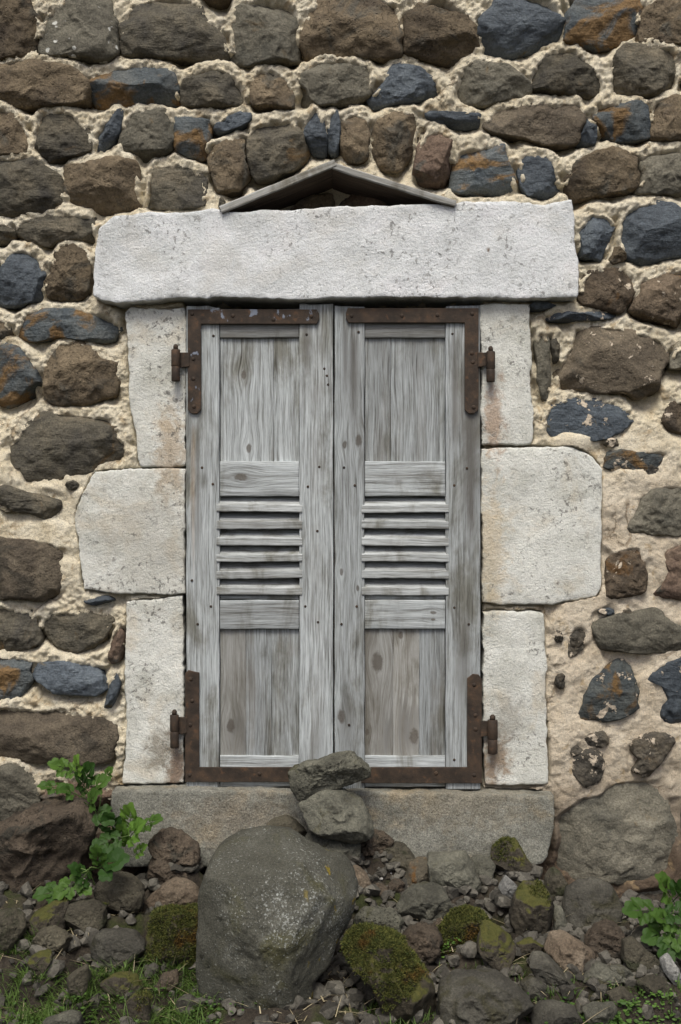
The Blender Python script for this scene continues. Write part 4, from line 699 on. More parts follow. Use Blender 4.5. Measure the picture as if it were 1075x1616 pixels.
def plank(name, x0, x1, z0, z1, yf, t, mat, parent, bev=.0025, jit=.0008, seed=0, ragged=0):
    """board with worn edges; long axis subdivided"""
    w_, h_ = x1-x0, z1-z0; hz = w_ > h_
    Lg, Wd = (w_, h_) if hz else (h_, w_)
    n = max(6, int(Lg/.02)); sec = []
    b = bev; hw = Wd/2
    k = max(2, int(Wd/.012))
    sec += [(-hw, t), (-hw, b), (-hw+b*.3, b*.3), (-hw+b, 0)]
    sec += [(-hw+b+(Wd-2*b)*i/k, 0) for i in range(1, k)]
    sec += [(hw-b, 0), (hw-b*.3, b*.3), (hw, b), (hw, t)]
    s = np.array(sec); V = []
    ls = [-Lg/2, -Lg/2+b*.4]+list(np.linspace(-Lg/2+b*1.5, Lg/2-b*1.5, n))+[Lg/2-b*.4, Lg/2]
    for i, l in enumerate(ls):
        e = b if i in (0, len(ls)-1) else 0
        for a, d in sec: V.append((a, d+(e if d < t else 0), l))
    V = np.array(V, float)
    off = seed*3.7
    V[:, 0] += jit*fbm(P3(V[:, 0]*8+off, V[:, 1]*8, V[:, 2]*14), 3, 3)*1.2
    V[:, 1] += (V[:, 1] < t*.9)*(jit*fbm(P3(V[:, 0]*30+off, 1, V[:, 2]*5), 3, 5)+jit*.8*fbm(P3(V[:, 0]*110+off, 1, V[:, 2]*4), 2, 6))
    if ragged:
        endm = V[:, 2] > Lg/2-b*2
        V[:, 2] += endm*ragged*fbm(P3(V[:, 0]*90+off, 0, 0*V[:, 2]), 3, 8)
    m = len(sec); F = []
    for i in range(len(ls)-1):
        for j in range(m-1):
            a = i*m+j; F.append((a, a+1, a+m+1, a+m))
        F.append((i*m+m-1, i*m, (i+1)*m, (i+1)*m+m-1))
    F.append(tuple(range(m-1, -1, -1))); F.append(tuple(range((len(ls)-1)*m, len(ls)*m)))
    if hz: V = np.stack([V[:, 2], V[:, 1], -V[:, 0]], 1)
    o = mesh_obj(name, V, F, mat, parent, ((x0+x1)/2, yf, (z0+z1)/2))
    md = o.data; md.polygons.foreach_set('use_smooth', [len(p.vertices) == 4 for p in md.polygons])
    return o
DARK = (.085, .079, .07); ORANGE = (.24, .135, .045)
W = {
 'plain': wood_mat('weathered_wood', stain=.35), 'dark': wood_mat('weathered_wood_dark', stain=.8, light=.82), 'pan_r': wood_mat('panel_wood_stained_top', stain=.6, light=.88, streaks=[(.0, .05, .07, .3, DARK, .9)]),
 'panel_a': wood_mat('panel_wood_two_knots', knots=[(-.012, .062, .008), (.0, -.122, .008)], stain=.25),
 'low_a': wood_mat('panel_wood_low', knots=[(-.006, -.085, .012)], stain=.85, light=.76, warm=.3, streaks=[(.01, .04, -.2, -.04, DARK, .7)]),
 'low_b': wood_mat('panel_wood_low_knot', knots=[(-.004, .075, .017), (-.03, -.1, .006)], stain=.8, light=.78, warm=.3, streaks=[(.02, .03, -.2, -.03, DARK, .7)]),
 'low_c': wood_mat('panel_wood_low_big_knot', knots=[(.02, -.112, .014), (-.014, .142, .007)], stain=.85, light=.74, warm=.3, streaks=[(.0, .05, -.2, .0, DARK, .8)]),
 'rail': wood_mat('rail_wood', True, stain=.3), 'rail_k': wood_mat('rail_wood_knot', True, knots=[(.004, -.045, .011)], stain=.25),
 'rail_r': wood_mat('rail_wood_two_knots', True, knots=[(.005, .07, .005), (-.012, .07, .004)], stain=.35),
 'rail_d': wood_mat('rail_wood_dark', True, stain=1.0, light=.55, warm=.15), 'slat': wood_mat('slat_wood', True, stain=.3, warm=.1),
 'st_l': wood_mat('outer_stile_rust', streaks=[(-.024, .012, -.05, .325, ORANGE, .4), (-.012, .008, -.05, .32, DARK, .8)], stain=.3),
 'st_r': wood_mat('outer_stile_streaked', streaks=[(.02, .034, .0, .5, DARK, 1.25), (-.02, .014, .2, .55, DARK, .8), (.0, .03, -.45, -.15, DARK, .7)], stain=.55, light=.9),
 'st_il': wood_mat('meeting_stile', stain=.35, streaks=[(-.02, .02, .42, .58, DARK, .9), (.0, .03, -.6, -.42, DARK, .6)]),
 'st_ir': wood_mat('meeting_stile_knots', knots=[(.023, .268, .010), (-.012, .258, .007), (-.02, -.06, .006), (.02, -.1, .005), (-.02, -.42, .012)], streaks=[(.012, .02, .28, .56, DARK, 1.2), (-.01, .012, .36, .58, DARK, .9), (-.01, .03, -.55, -.35, DARK, .7)], stain=.4),
}
def iron_mat(name, chip=0):
    m = M(name)
    c = m.ramp(m.noise(m.co, 30, 8, .65), [(.3, (.021, .0165, .0125)), (.5, (.042, .030, .021)), (.7, (.078, .050, .031))])
    c = m.mix(m.ma('MULTIPLY', m.step(m.noise(m.co, 60, 5, .6), .58, .7), .6), c, (.11, .058, .03))
    if chip: c = m.mix(m.step(m.noise(m.vm('MULTIPLY', m.co, (1, 1, .7)), 34, 5, .6, .5), .60-.0*chip, .64), c, (.17, .19, .23))
    nb = m.bump(m.noise(m.co, 90, 8, .7), .7, .002); return m.done(c, nb, .72)
IRON = iron_mat('rusty_iron'); IRONC = iron_mat('rusty_iron_paint_chips', 1)
def prism(name, pts, y0, y1, mat, parent, bev=.0015):
    bm = bmesh.new(); c = np.mean(pts, 0)
    vs = [bm.verts.new((x-c[0], y0-y1, z-c[1])) for x, z in pts]
    f = bm.faces.new(vs); r = bmesh.ops.extrude_face_region(bm, geom=[f])
    for e in r['geom']:
        if isinstance(e, bmesh.types.BMVert): e.co.y += y1-y0
    bmesh.ops.recalc_face_normals(bm, faces=bm.faces)
    front = [e for e in bm.edges if all(abs(v.co.y-(y0-y1)) < 1e-6 for v in e.verts)]
    if bev: bmesh.ops.bevel(bm, geom=front, offset=bev, segments=2, affect='EDGES', profile=.6)
    me = bpy.data.meshes.new(name); bm.to_mesh(me); bm.free(); me.materials.append(mat)
    return link(name, me, parent, (c[0], y1, c[1]))
def lathe(name, prof, mat, parent, loc, axis='z', n=16):
    V, F = [], []
    for r, h in prof:
        for k in range(n):
            a = 2*math.pi*k/n; p = (r*math.cos(a), r*math.sin(a), h)
            V.append(p if axis == 'z' else (p[0], -h, p[1]))
    for i in range(len(prof)-1):
        for k in range(n):
            a = i*n+k; b = i*n+(k+1) % n; q = (a, b, b+n, a+n); F.append(q if axis == 'z' else q)
    F.append(tuple(range(n-1, -1, -1))); F.append(tuple(range((len(prof)-1)*n, len(prof)*n)))
    o = mesh_obj(name, V, F, mat, parent, loc)
    bm = bmesh.new(); bm.from_mesh(o.data); bmesh.ops.recalc_face_normals(bm, faces=bm.faces); bm.to_mesh(o.data); bm.free()
    return o
# drawing coordinates of the joinery: millimetre-accurate panel positions across the window (u right, v down from eye level)
YS = -.036; KS = 1+YS/3
def X_(u): return (u-537.5)*.0016*KS
def Z_(v): return 1.5+(808-v)*.0016*KS
nailm = iron_mat('nail_iron')
def shutter(side):
    left = side == 'left'
    x = [294, 347, 472, 526] if left else [528, 576, 703, 758]
    sh = empty('shutter', (X_((x[0]+x[3])/2), YS, Z_(1246)))
    tag(sh, 'weathered grey wooden louvred shutter, ' + ('left leaf with pale paint flecks on its upper iron strap' if left else 'right leaf with dark streaks down its outer edge'), 'shutter', 'pair of shutters')
    g = .0009
    so_, si_ = ('st_l', 'st_il') if left else ('st_ir', 'st_r')
    plank('stile', X_(x[0]), X_(x[1])-g, Z_(1246), Z_(484), YS, .032, W[so_], sh, seed=1+9*left, ragged=.004)
    plank('stile', X_(x[2])+g, X_(x[3]), Z_(1246), Z_(481 if left else 484), YS, .032, W[si_], sh, seed=2+9*left, ragged=.004)
    a, b = X_(x[1]), X_(x[2])
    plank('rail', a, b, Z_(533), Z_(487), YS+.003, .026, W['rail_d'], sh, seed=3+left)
    plank('rail', a, b, Z_(783), Z_(728), YS+.001, .028, W['rail_k' if left else 'rail'], sh, seed=5+left)
    plank('rail', a, b, Z_(993), Z_(947), YS+.001, .028, W['rail' if left else 'rail_r'], sh, seed=7+left)
    rl = plank('rail', a, b, Z_(947)+g, Z_(939), YS+.007, .02, W['rail'], sh, seed=8+left)
    plank('rail', a, b, Z_(1242), Z_(1193), YS+.002, .028, W['rail'], sh, seed=9+left)
    ub = [347, 352, 432, 472] if left else [576, 582, 617, 703]
    lb = [347, 388, 428, 472] if left else [576, 621, 662, 703]
    um = ['plain', 'panel_a', 'plain'] if left else ['plain', 'pan_r', 'pan_r']
    lm = ['low_a', 'dark', 'dark'] if left else ['low_b', 'low_c', 'dark']
    for k in range(3):
        plank('panel_board', X_(ub[k])+.0002, X_(ub[k+1])-.0002, Z_(730), Z_(530), YS+.010+.0004*k, .012, W[um[k]], sh, bev=.0007, seed=20+k)
        plank('panel_board', X_(lb[k])+.0002, X_(lb[k+1])-.0002, Z_(1196), Z_(990), YS+.010+.0004*k, .012, W[lm[k]], sh, bev=.0007, seed=30+k)
    # louvre slats
    rs = np.random.RandomState(4+left)
    for k in range(6):
        zf1 = Z_(796.5+26.1*k); zf0 = zf1-.0185-rs.uniform(-.001, .001)
        xa, xb = X_(x[1]-5), X_(x[2]+5)
        sec = [(0, zf0), (-.001, zf0+.002), (0, zf1-.0015), (.0022, zf1), (.034, zf1+.0225), (.034, zf1+.006), (.012, zf0+.001)]
        n = 26; V = []; cz = (zf0+zf1)/2
        sag = rs.uniform(-.0012, .0012); tl = rs.uniform(-.0014, .0014)
        for i in range(n+1):
            t = i/n; xx = (t-.5)*(xb-xa)
            for yy, zz in sec:
                V.append((xx, yy+.0006*float(vnoise(np.array([t*7, zz*50, k]), 3)), zz-cz+tl*(t-.5)*2+sag*(1-(2*t-1)**2)+.0007*float(vnoise(np.array([t*11, yy*90, k*3.3]), 5))))
        m_ = len(sec); F = []
        for i in range(n):
            for j in range(m_): F.append((i*m_+j, i*m_+(j+1) % m_, (i+1)*m_+(j+1) % m_, (i+1)*m_+j))
        F.append(tuple(range(m_-1, -1, -1))); F.append(tuple(range(n*m_, (n+1)*m_)))
        o = mesh_obj('slat', V, F, W['slat'], sh, ((xa+xb)/2, YS-.0025, cz), smooth=False)
        bm = bmesh.new(); bm.from_mesh(o.data); bmesh.ops.recalc_face_normals(bm, faces=bm.faces); bm.to_mesh(o.data); bm.free()
    # iron corner straps with hinge barrels
    def strap(u0, u1, ua, ub_, v0, v1, vend, top, mat):
        """L strap: bar u0..u1 at v0..v1, upright ua..ub_ reaching vend"""
        e = 6
        if top:
            if left: P = [(u0, v0), (u1-4, v0), (u1, v0+7), (u1, v1-7), (u1-4, v1), (ub_, v1), (ub_, vend-e), (ub_-6, vend), (ua+6, vend), (ua, vend-e)]
            else: P = [(u0+3, v0), (u1, v0), (u1, vend-e), (u1-7, vend), (ua+6, vend), (ua, vend-e), (ua, v1), (u0+4, v1), (u0, v1-7), (u0, v0+7)]
        else:
            if left: P = [(ua, vend+4), (ua+5, vend-1), (ua+12, vend+1), (ub_, vend+3), (ub_, v0), (u1, v0), (u1, v1), (u0, v1)]
            else: P = [(u0, v0), (ua, v0), (ua, vend+7), (ua+9, vend), (ub_-5, vend+1), (ub_, vend+8), (ub_, v1), (u0, v1)]
        pts = [(X_(a_), Z_(b_)) for a_, b_ in P]
        ar = sum(pts[i][0]*pts[(i+1) % len(pts)][1]-pts[(i+1) % len(pts)][0]*pts[i][1] for i in range(len(pts)))
        if ar < 0: pts = pts[::-1]
        return prism('strap', pts, YS-.0085, YS-.0015, mat, sh)
    if left:
        s1 = strap(297, 504, 297, 318, 489, 512, 653, True, IRONC); s2 = strap(293, 478, 293, 315, 1210, 1233, 1058, False, IRON)
        rv1 = [(304, 496), (368, 499), (432, 505), (492, 500), (306, 567), (306, 598), (307, 642)]; rv2 = [(302, 1071), (304, 1105), (301, 1143), (300, 1222), (410, 1220)]
        hx = [(272, 286, 553, 580, 603), (270, 284, 1126, 1152, 1178)]; arm = [(284, 300, 557, 581), (282, 296, 1131, 1158)]
    else:
        s1 = strap(546, 755, 733, 755, 487, 510, 653, True, IRON); s2 = strap(570, 760, 737, 760, 1210, 1235, 1063, False, IRON)
        rv1 = [(555, 499), (634, 499), (690, 498), (745, 496), (744, 558), (746, 572), (747, 643)]; rv2 = [(748, 1080), (750, 1128), (750, 1150), (748, 1222), (688, 1219)]
        hx = [(766, 780, 556, 584, 604), (768, 784, 1134, 1164, 1187)]; arm = [(753, 768, 557, 580), (758, 770, 1137, 1162)]
    for s_, rv in ((s1, rv1), (s2, rv2)):
        for (u, v) in rv: lathe('rivet', [(.0052, 0), (.0048, .0012), (.0032, .0021), (.001, .0025)], IRON, s_, (X_(u), YS-.0083, Z_(v)), 'y', 12)
    for s_, (u0, u1, v0, v1, v2), (a0, a1, b0, b1) in ((s1, hx[0], arm[0]), (s2, hx[1], arm[1])):
        r = (u1-u0)/2*.0016; cx = X_((u0+u1)/2); yb = YS-.012-r*.55
        prism('hinge_arm', [(X_(a0), Z_(b0)), (X_(a0), Z_(b1)), (X_(a1), Z_(b1-2)), (X_(a1), Z_(b0))], YS-.011, YS-.004, IRON, s_)
        lathe('hinge_barrel', [(r*.9, 0), (r, .002), (r, Z_(v0)-Z_(v1)-.002), (r*.9, Z_(v0)-Z_(v1))], IRON, s_, (cx, yb, Z_(v1)))
        lathe('hinge_pin', [(r*.55, 0), (r*.55, .009), (r*.25, .013)], IRON, surround, (cx, yb, Z_(v0)))
        lathe('hinge_pintle', [(r*.85, 0), (r*.95, .002), (r*.95, Z_(v1)-Z_(v2)-.001), (r*.9, Z_(v1)-Z_(v2))], IRON, surround, (cx, yb, Z_(v2)))
        d = -1 if left else 1
        prism('pintle_spike', [(cx-.006, Z_(v2)+.004), (cx+.006, Z_(v2)+.004), (cx+.006, Z_(v1)-.004), (cx-.006, Z_(v1)-.004)], yb, .04, IRON, surround, .001)
    # nails in the joints
    nl = [(337, 530), (336, 764), (319, 738), (333, 957), (312, 985), (303, 916), (484, 528), (504, 737), (486, 768), (482, 957), (502, 982), (501, 838), (512, 582), (516, 593), (518, 607)] if left else \
         [(566, 524), (543, 738), (560, 766), (563, 957), (539, 985), (714, 527), (717, 766), (737, 739), (717, 959), (740, 985), (717, 1199), (551, 1144)]
    for (u, v) in nl: lathe('nail', [(.0034, 0), (.0032, .0008), (.002, .0014)], nailm, sh, (X_(u), YS-.0002, Z_(v)), 'y', 10)
    return sh
shutter('left'); shutter('right')
# ---------------------------------------------------------------- PEDIMENT BOARDS over the lintel
pedm = wood_mat('pediment_wood', True, stain=.45, light=1.0, warm=.35)
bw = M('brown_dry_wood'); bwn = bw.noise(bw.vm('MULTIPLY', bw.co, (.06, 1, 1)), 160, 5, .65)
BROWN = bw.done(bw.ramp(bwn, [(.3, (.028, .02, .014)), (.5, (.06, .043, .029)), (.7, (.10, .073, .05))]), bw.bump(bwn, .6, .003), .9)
def drip_board(xa, za, xb, zb, w_, t, label, split):
    L = math.hypot(xb-xa, zb-za); ang = math.atan2(zb-za, xb-xa)
    V, F = [], []; n = 30; sec = [(-w_, 0), (-w_+.003, .003), (-w_+.003, t-.003), (-w_, t)]
    sec = [(-w_, .003), (-w_, t-.003), (-w_+.003, t), (.105, t), (.105, 0), (-w_+.003, 0)]
    for i in range(n+1):
        l = (i/n-.5)*L
        for k, (y, z) in enumerate(sec):
            e = .0016*float(vnoise(np.array([l*40, y*60, split]), 2))+.002*float(vnoise(np.array([l*9, y*20, split]), 3))
            taper = 1-.35*max(0, (abs(l)/L-.35))
            V.append((l, y+e*(y < 0), (z-t)*taper+e*.8))
    m_ = len(sec)
    for i in range(n):
        for j in range(m_): F.append((i*m_+j, (i+1)*m_+j, (i+1)*m_+(j+1) % m_, i*m_+(j+1) % m_))
    F.append(tuple(range(m_))); F.append(tuple(range((n+1)*m_-1, n*m_-1, -1)))
    o = mesh_obj('drip_board', V, F, pedm, None, ((xa+xb)/2, 0, (za+zb)/2), smooth=False)
    bm = bmesh.new(); bm.from_mesh(o.data); bmesh.ops.recalc_face_normals(bm, faces=bm.faces); bm.to_mesh(o.data); bm.free()
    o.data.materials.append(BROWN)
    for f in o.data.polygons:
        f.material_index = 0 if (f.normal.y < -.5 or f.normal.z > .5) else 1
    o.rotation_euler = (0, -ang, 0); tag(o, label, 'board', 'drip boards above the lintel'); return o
kf = (3-.075)/3
def xf(u): return (u-537.5)*.0016*kf
def zf(v): return 1.5+(808-v)*.0016*kf
drip_board(xf(346), zf(325), xf(527), zf(251), .075, .020, 'weathered grey board sloping up to the right above the lintel', 1)
drip_board(xf(527.6), zf(257), xf(721), zf(316), .075, .018, 'weathered grey board sloping down to the right above the lintel', 2)
# ---------------------------------------------------------------- GROUND
def base_z(x, y):
    y = np.asarray(y, float)
    z = np.where(y > -.7, .649+.282*np.clip(y, -.7, 0), .4516+np.clip((y+.7), -1.6, 0)*.28)
    return z-.05-.05*sst(np.asarray(x, float), .32, .52)
TR = []
for kind, label, y, dep, flat in ROCKS:
    a = np.array(flat).reshape(-1, 2); z0, z1 = a[:, 1].min(), a[:, 1].max(); c = a.mean(0)
    if z0 > base_z(c[0], y)+.13: continue
    TR.append((c[0], y, np.ptp(a[:, 0])/2, dep, z0+.20*(z1-z0)))
def ground_z(x, y):
    x = np.asarray(x, float); y = np.asarray(y, float); b = base_z(x, y); z = b.copy()
    for cx, cy, rx, ry, tz in TR:
        d = np.sqrt(((x-cx)/(rx+.012))**2+((y-cy)/(ry+.012))**2)
        lift = tz-np.clip(d-.75, 0, 9)*.10
        z = np.where(d < 1.7, np.maximum(z, np.minimum(lift, b+.13)), z)
    near = (np.abs(x) < 2.5) & (y > -2.5)
    return z+near*(fbm(P3(x*14, y*14, 0*x), 4, 77)*.011+fbm(P3(x*60, y*60, 0*x), 2, 78)*.004)-.008
tx = cols(-1.1, 1.1, .009, -120, 120, 1.25, 25); ty = cols(-.85, .06, .009, -120, .3, 1.25, 25)
TX, TY = np.meshgrid(tx, ty); TZ = ground_z(TX, TY)
V = np.stack([TX.ravel(), TY.ravel(), TZ.ravel()], 1); idx = np.arange(TX.size).reshape(TX.shape)
F = np.stack([idx[:-1, :-1], idx[:-1, 1:], idx[1:, 1:], idx[1:, :-1]], -1).reshape(-1, 4)
def soil_mat():
    m = M('soil'); c = m.ramp(m.noise(m.raw, 14, 9, .65), [(.3, (.022, .018, .013)), (.5, (.042, .034, .025)), (.7, (.07, .058, .043))])
    c = m.mix(m.step(m.noise(m.raw, 6, 6, .6), .5, .62), c, m.mix(m.noise(m.raw, 70, 4), (.025, .034, .01), (.055, .06, .02)))
    c = m.mix(.7, c, m.ramp(m.noise(m.raw, 200, 4, .75), [(.3, .4), (.5, 1.), (.7, 1.7)]), 'MULTIPLY')
    nb = m.bump(m.noise(m.raw, 90, 9, .75), 1, .01); return m.done(c, nb, .95)
gr = link('ground', fast_mesh('ground', V, F, soil_mat())); gr['kind'] = 'structure'
# ---------------------------------------------------------------- LOOSE ROCKS
mossm = None
def moss_mat():
    m = M('moss'); a = m.t.nodes.new('ShaderNodeAttribute'); a.attribute_name = 'tone'
    c = m.mix(a.outputs['Fac'], (.028, .042, .010), (.13, .125, .028))
    c = m.mix(m.step(m.noise(m.raw, 16, 4), .54, .66), c, m.mix(a.outputs['Fac'], (.06, .035, .010), (.17, .10, .022)))
    return m.done(c, None, .9)
MOSS = moss_mat()
def tufts(name, pts, nrm, length, width, mat, parent=None, loc=(0, 0, 0), spread=.6, seed=0, droop=0.):
    """many short blades as one mesh (kind stuff)"""
    rs = np.random.RandomState(seed); n = len(pts)
    d = nrm+rs.normal(0, spread, (n, 3)); d /= np.linalg.norm(d, axis=1)[:, None]+1e-9
    s = np.cross(d, rs.normal(0, 1, (n, 3))); s /= np.linalg.norm(s, axis=1)[:, None]+1e-9
    L = (length*rs.uniform(.5, 1.3, n))[:, None]; w_ = (width*rs.uniform(.7, 1.3, n))[:, None]
    mid = pts+d*L*.55+s*0; tip = pts+d*L+np.array([0, 0, -1.])*L*droop+rs.normal(0, .15, (n, 3))*L
    V = np.stack([pts-s*w_/2, pts+s*w_/2, mid+s*w_*.4, mid-s*w_*.4, tip], 1).reshape(-1, 3)
    b = np.arange(n)*5
    Q = np.stack([b, b+1, b+2, b+2, b+3, b], -1).reshape(-1, 3); T = np.stack([b+3, b+2, b+4], -1)
    me = fast_mesh(name, V, np.concatenate([Q, T]), mat, False)
    at = me.attributes.new('tone', 'FLOAT', 'POINT'); at.data.foreach_set('value', np.repeat(rs.uniform(0, 1, n), 5).astype(np.float32)*np.tile([.35, .35, .8, .8, 1.], n).astype(np.float32))
    o = link(name, me, parent, loc); o['kind'] = 'stuff'; return o
ROCKOBJ = {}
bold = boulder_mat()
for i, (kind, label, y, dep, flat) in enumerate(ROCKS):
    a = np.array(flat).reshape(-1, 2); sz = math.sqrt(np.ptp(a[:, 0])*np.ptp(a[:, 1]))
    big = sz > .2; bl = kind == 'o'
    Vv, Ff, cc = rock_mesh(flat, dep, dep*.9, 400+i, p=3.2 if not bl else 5, nseg=128 if bl else 80 if sz > .07 else 40, nring=70 if bl else 42 if sz > .07 else 20,
                           planes=[((.05, -.8, .55), .64), ((-.6, -.8, .1), .72), ((.75, -.65, -.12), .66), ((0, -1, -.25), .80), ((-.1, -.3, 1), .84), ((.7, -.3, .7), .86)] if bl else (), facets=1 if bl else 5 if kind in 'cv' else 9, rough=.022 if bl else .10 if kind in 'cv' else .065, fd=(.80, .95) if bl else (.58, .92))
    o = mesh_obj('boulder' if bl else 'rock', Vv, Ff, bold if bl else RM[kind], None, (cc[0], y, cc[1]))
    tag(o, label, 'boulder' if bl else 'rock', None if bl else 'loose rocks heaped below the window')
    if kind in 'yn' or label.startswith('squat'):
        me = o.data; me.update(); co = np.zeros(len(me.vertices)*3); me.vertices.foreach_get('co', co); co = co.reshape(-1, 3)
        ar = np.zeros(len(me.polygons)); me.polygons.foreach_get('area', ar)
        nr = np.zeros(len(me.polygons)*3); me.polygons.foreach_get('normal', nr); nr = nr.reshape(-1, 3)
        ce = np.zeros(len(me.polygons)*3); me.polygons.foreach_get('center', ce); ce = ce.reshape(-1, 3)
        cover = nr[:, 2]*.55-.18*nr[:, 1]+.6*fbm(ce*14+i, 4, i)
        keep = np.where(cover > (.16 if kind == 'y' else .78), 1., 0.)
        if 'bare brown flank' in label: keep *= (ce[:, 0]*.8 < ce[:, 2]*1.0+.03)
        if 'domed cushion' in label: keep = np.maximum(keep, (ce[:, 1] < 0)*1.)
        pr = ar*keep
        if pr.sum() > 0:
            n = int(min(16000, pr.sum()*(520000 if kind == 'y' else 300000))); rs = np.random.RandomState(i)
            f = rs.choice(len(pr), n, p=pr/pr.sum()); jit = rs.normal(0, 1, (n, 3))*np.sqrt(ar[f])[:, None]*.55
            jit -= nr[f]*np.sum(jit*nr[f], 1)[:, None]
            thick = .004*(1+1.3*fbm(ce[f]*30, 2, 3))[:, None]
            tufts('moss', ce[f]+jit+nr[f]*thick*(1 if kind == 'y' else .3), nr[f]+np.array([0, -.1, .35]), .0052, .0019, MOSS, o, o.location, .55, i)
# small stones and grit between the rocks
def scatter_pebbles(name, n, mat, rlo, rhi, seed, xr=(-.85, .85), yr=(-.68, -.05)):
    rs = np.random.RandomState(seed); bm = bmesh.new(); bmesh.ops.create_icosphere(bm, subdivisions=2, radius=1)
    bv = np.array([v.co[:] for v in bm.verts]); bf = np.array([[v.index for v in f.verts] for f in bm.faces]); bm.free()
    Vs, Fs = [], []
    x = rs.uniform(*xr, n); y = rs.uniform(*yr, n); z = ground_z(x, y); r = rlo+(rhi-rlo)*rs.beta(1, 3, n)
    for k in range(n):
        v = bv*(1+.28*vnoise(bv*1.7+k*3.1, 1)[:, None])*np.array([1, rs.uniform(.6, 1), rs.uniform(.45, .85)])*r[k]
        for _ in range(7):
            q = rs.normal(size=3); q /= np.linalg.norm(q); t = v@q-rs.uniform(.35, .62)*r[k]; v = v-np.where(t > 0, t, 0)[:, None]*q
        a = rs.uniform(0, 6.28); R = np.array([[math.cos(a), -math.sin(a), 0], [math.sin(a), math.cos(a), 0], [0, 0, 1]])
        Vs.append(v@R.T+np.array([x[k], y[k], z[k]+r[k]*.35])); Fs.append(bf+k*len(bv))
    o = link(name, fast_mesh(name, np.concatenate(Vs), np.concatenate(Fs), mat, False)); o['kind'] = 'stuff'; return o
def pebble_mat(name, c0, c1):
    m = M(name); v = m.t.nodes.new('ShaderNodeTexVoronoi'); m.put(v.inputs['Vector'], m.raw); v.inputs['Scale'].default_value = 28
    s = m.t.nodes.new('ShaderNodeSeparateXYZ'); m.put(s.inputs[0], v.outputs['Color'])
    c = m.mix(s.outputs[0], c0, c1); c = m.mix(.7, c, m.ramp(m.noise(m.raw, 150, 5, .7), [(.3, .5), (.5, 1), (.7, 1.5)]), 'MULTIPLY')
    return m.done(c, m.bump(m.noise(m.raw, 120, 8, .7), .8, .003), .88)
g1 = scatter_pebbles('gravel', 1300, pebble_mat('pebbles', (.04, .037, .03), (.12, .112, .092)), .009, .040, 5)
tag(g1, 'small dark stones and grit filling the gaps of the rubble heap', 'gravel')
g3 = scatter_pebbles('gravel', 900, g1.data.materials[0], .010, .036, 15, (-.08, .78), (-.5, -.06))
tag(g3, 'broken grey stones packed between the rocks right of the huge boulder', 'gravel')
g2 = scatter_pebbles('chippings', 70, pebble_mat('pale_chips', (.2, .2, .19), (.38, .37, .35)), .004, .011, 6, (-.02, .32), (-.36, -.10))
tag(g2, 'pale mortar chippings scattered right of the huge boulder', 'chippings')
# ---------------------------------------------------------------- GRASS, STRAW, GROUND COVER
def blades(name, x, y, zoff, length, width, lean, mat, seed, curve=.5):
    rs = np.random.RandomState(seed); n = len(x); z = ground_z(x, y)+zoff; L = length*rs.uniform(.45, 1.25, n); a = rs.uniform(0, 2*math.pi, n)
    dx, dy = np.cos(a), np.sin(a); le = np.clip(rs.normal(lean, .25, n), .05, 1.5); segs = 5; w_ = width*rs.uniform(.6, 1.3, n)
    px, py = -dy, dx; V = np.zeros((n, (segs+1)*2, 3)); X0, Y0, Z0 = x.copy(), y.copy(), z.copy(); ang = math.pi/2-le
    for s in range(segs+1):
        ww = w_*(1-(s/segs)**1.6)*.5+.00012
        V[:, 2*s] = np.stack([X0-px*ww, Y0-py*ww, Z0], 1); V[:, 2*s+1] = np.stack([X0+px*ww, Y0+py*ww, Z0], 1)
        st = L/segs; X0 = X0+dx*np.cos(ang)*st; Y0 = Y0+dy*np.cos(ang)*st; Z0 = Z0+np.sin(ang)*st; ang = ang-curve*rs.uniform(.1, .5, n)
    b = (np.arange(n)*(segs+1)*2)[:, None]
    F = np.concatenate([np.stack([b[:, 0]+2*s, b[:, 0]+2*s+1, b[:, 0]+2*s+3, b[:, 0]+2*s+2], -1) for s in range(segs)])
    me = fast_mesh(name, V.reshape(-1, 3), F, mat, True)
    at = me.attributes.new('tone', 'FLOAT', 'POINT'); at.data.foreach_set('value', np.repeat(rs.uniform(0, 1, n), (segs+1)*2).astype(np.float32))
    o = link(name, me); o['kind'] = 'stuff'; return o
def leafy(name, lo, hi, trans=.25):
    m = M(name); a = m.t.nodes.new('ShaderNodeAttribute'); a.attribute_name = 'tone'
    f = m.ma('ADD', m.ma('MULTIPLY', a.outputs['Fac'], .6), m.ma('MULTIPLY', m.rnd, .8))
    c = m.mix(f, lo, hi); m.b.inputs['Roughness'].default_value = .55
    m.put(m.b.inputs['Base Color'], c)
    tr = m.t.nodes.new('ShaderNodeBsdfTranslucent'); m.put(tr.inputs[0], c); mx = m.t.nodes.new('ShaderNodeMixShader'); mx.inputs[0].default_value = trans
    out = [n for n in m.t.nodes if n.type == 'OUTPUT_MATERIAL'][0]
    m.t.links.new(m.b.outputs[0], mx.inputs[1]); m.t.links.new(tr.outputs[0], mx.inputs[2]); m.t.links.new(mx.outputs[0], out.inputs[0]); return m.m
GRASS = leafy('grass_green', (.03, .055, .014), (.10, .165, .035)); STRAW = leafy('dry_straw', (.16, .125, .065), (.42, .36, .23), .1)
COVER = leafy('cover_green', (.03, .065, .014), (.10, .19, .035))
rs = np.random.RandomState(12)
def patchy(n, xr, yr, seed, thr=.0, freq=9):
    r = np.random.RandomState(seed); x = r.uniform(*xr, n*4); y = r.uniform(*yr, n*4); k = fbm(P3(x*freq, y*freq, 0*x), 3, seed) > thr
    return x[k][:n], y[k][:n]
x, y = patchy(7000, (-.84, -.26), (-.72, -.34), 3, -.15); tag(blades('grass', x, y, -.004, .056, .0024, .7, GRASS, 1), 'short green grass at the bottom left below the rocks', 'grass')
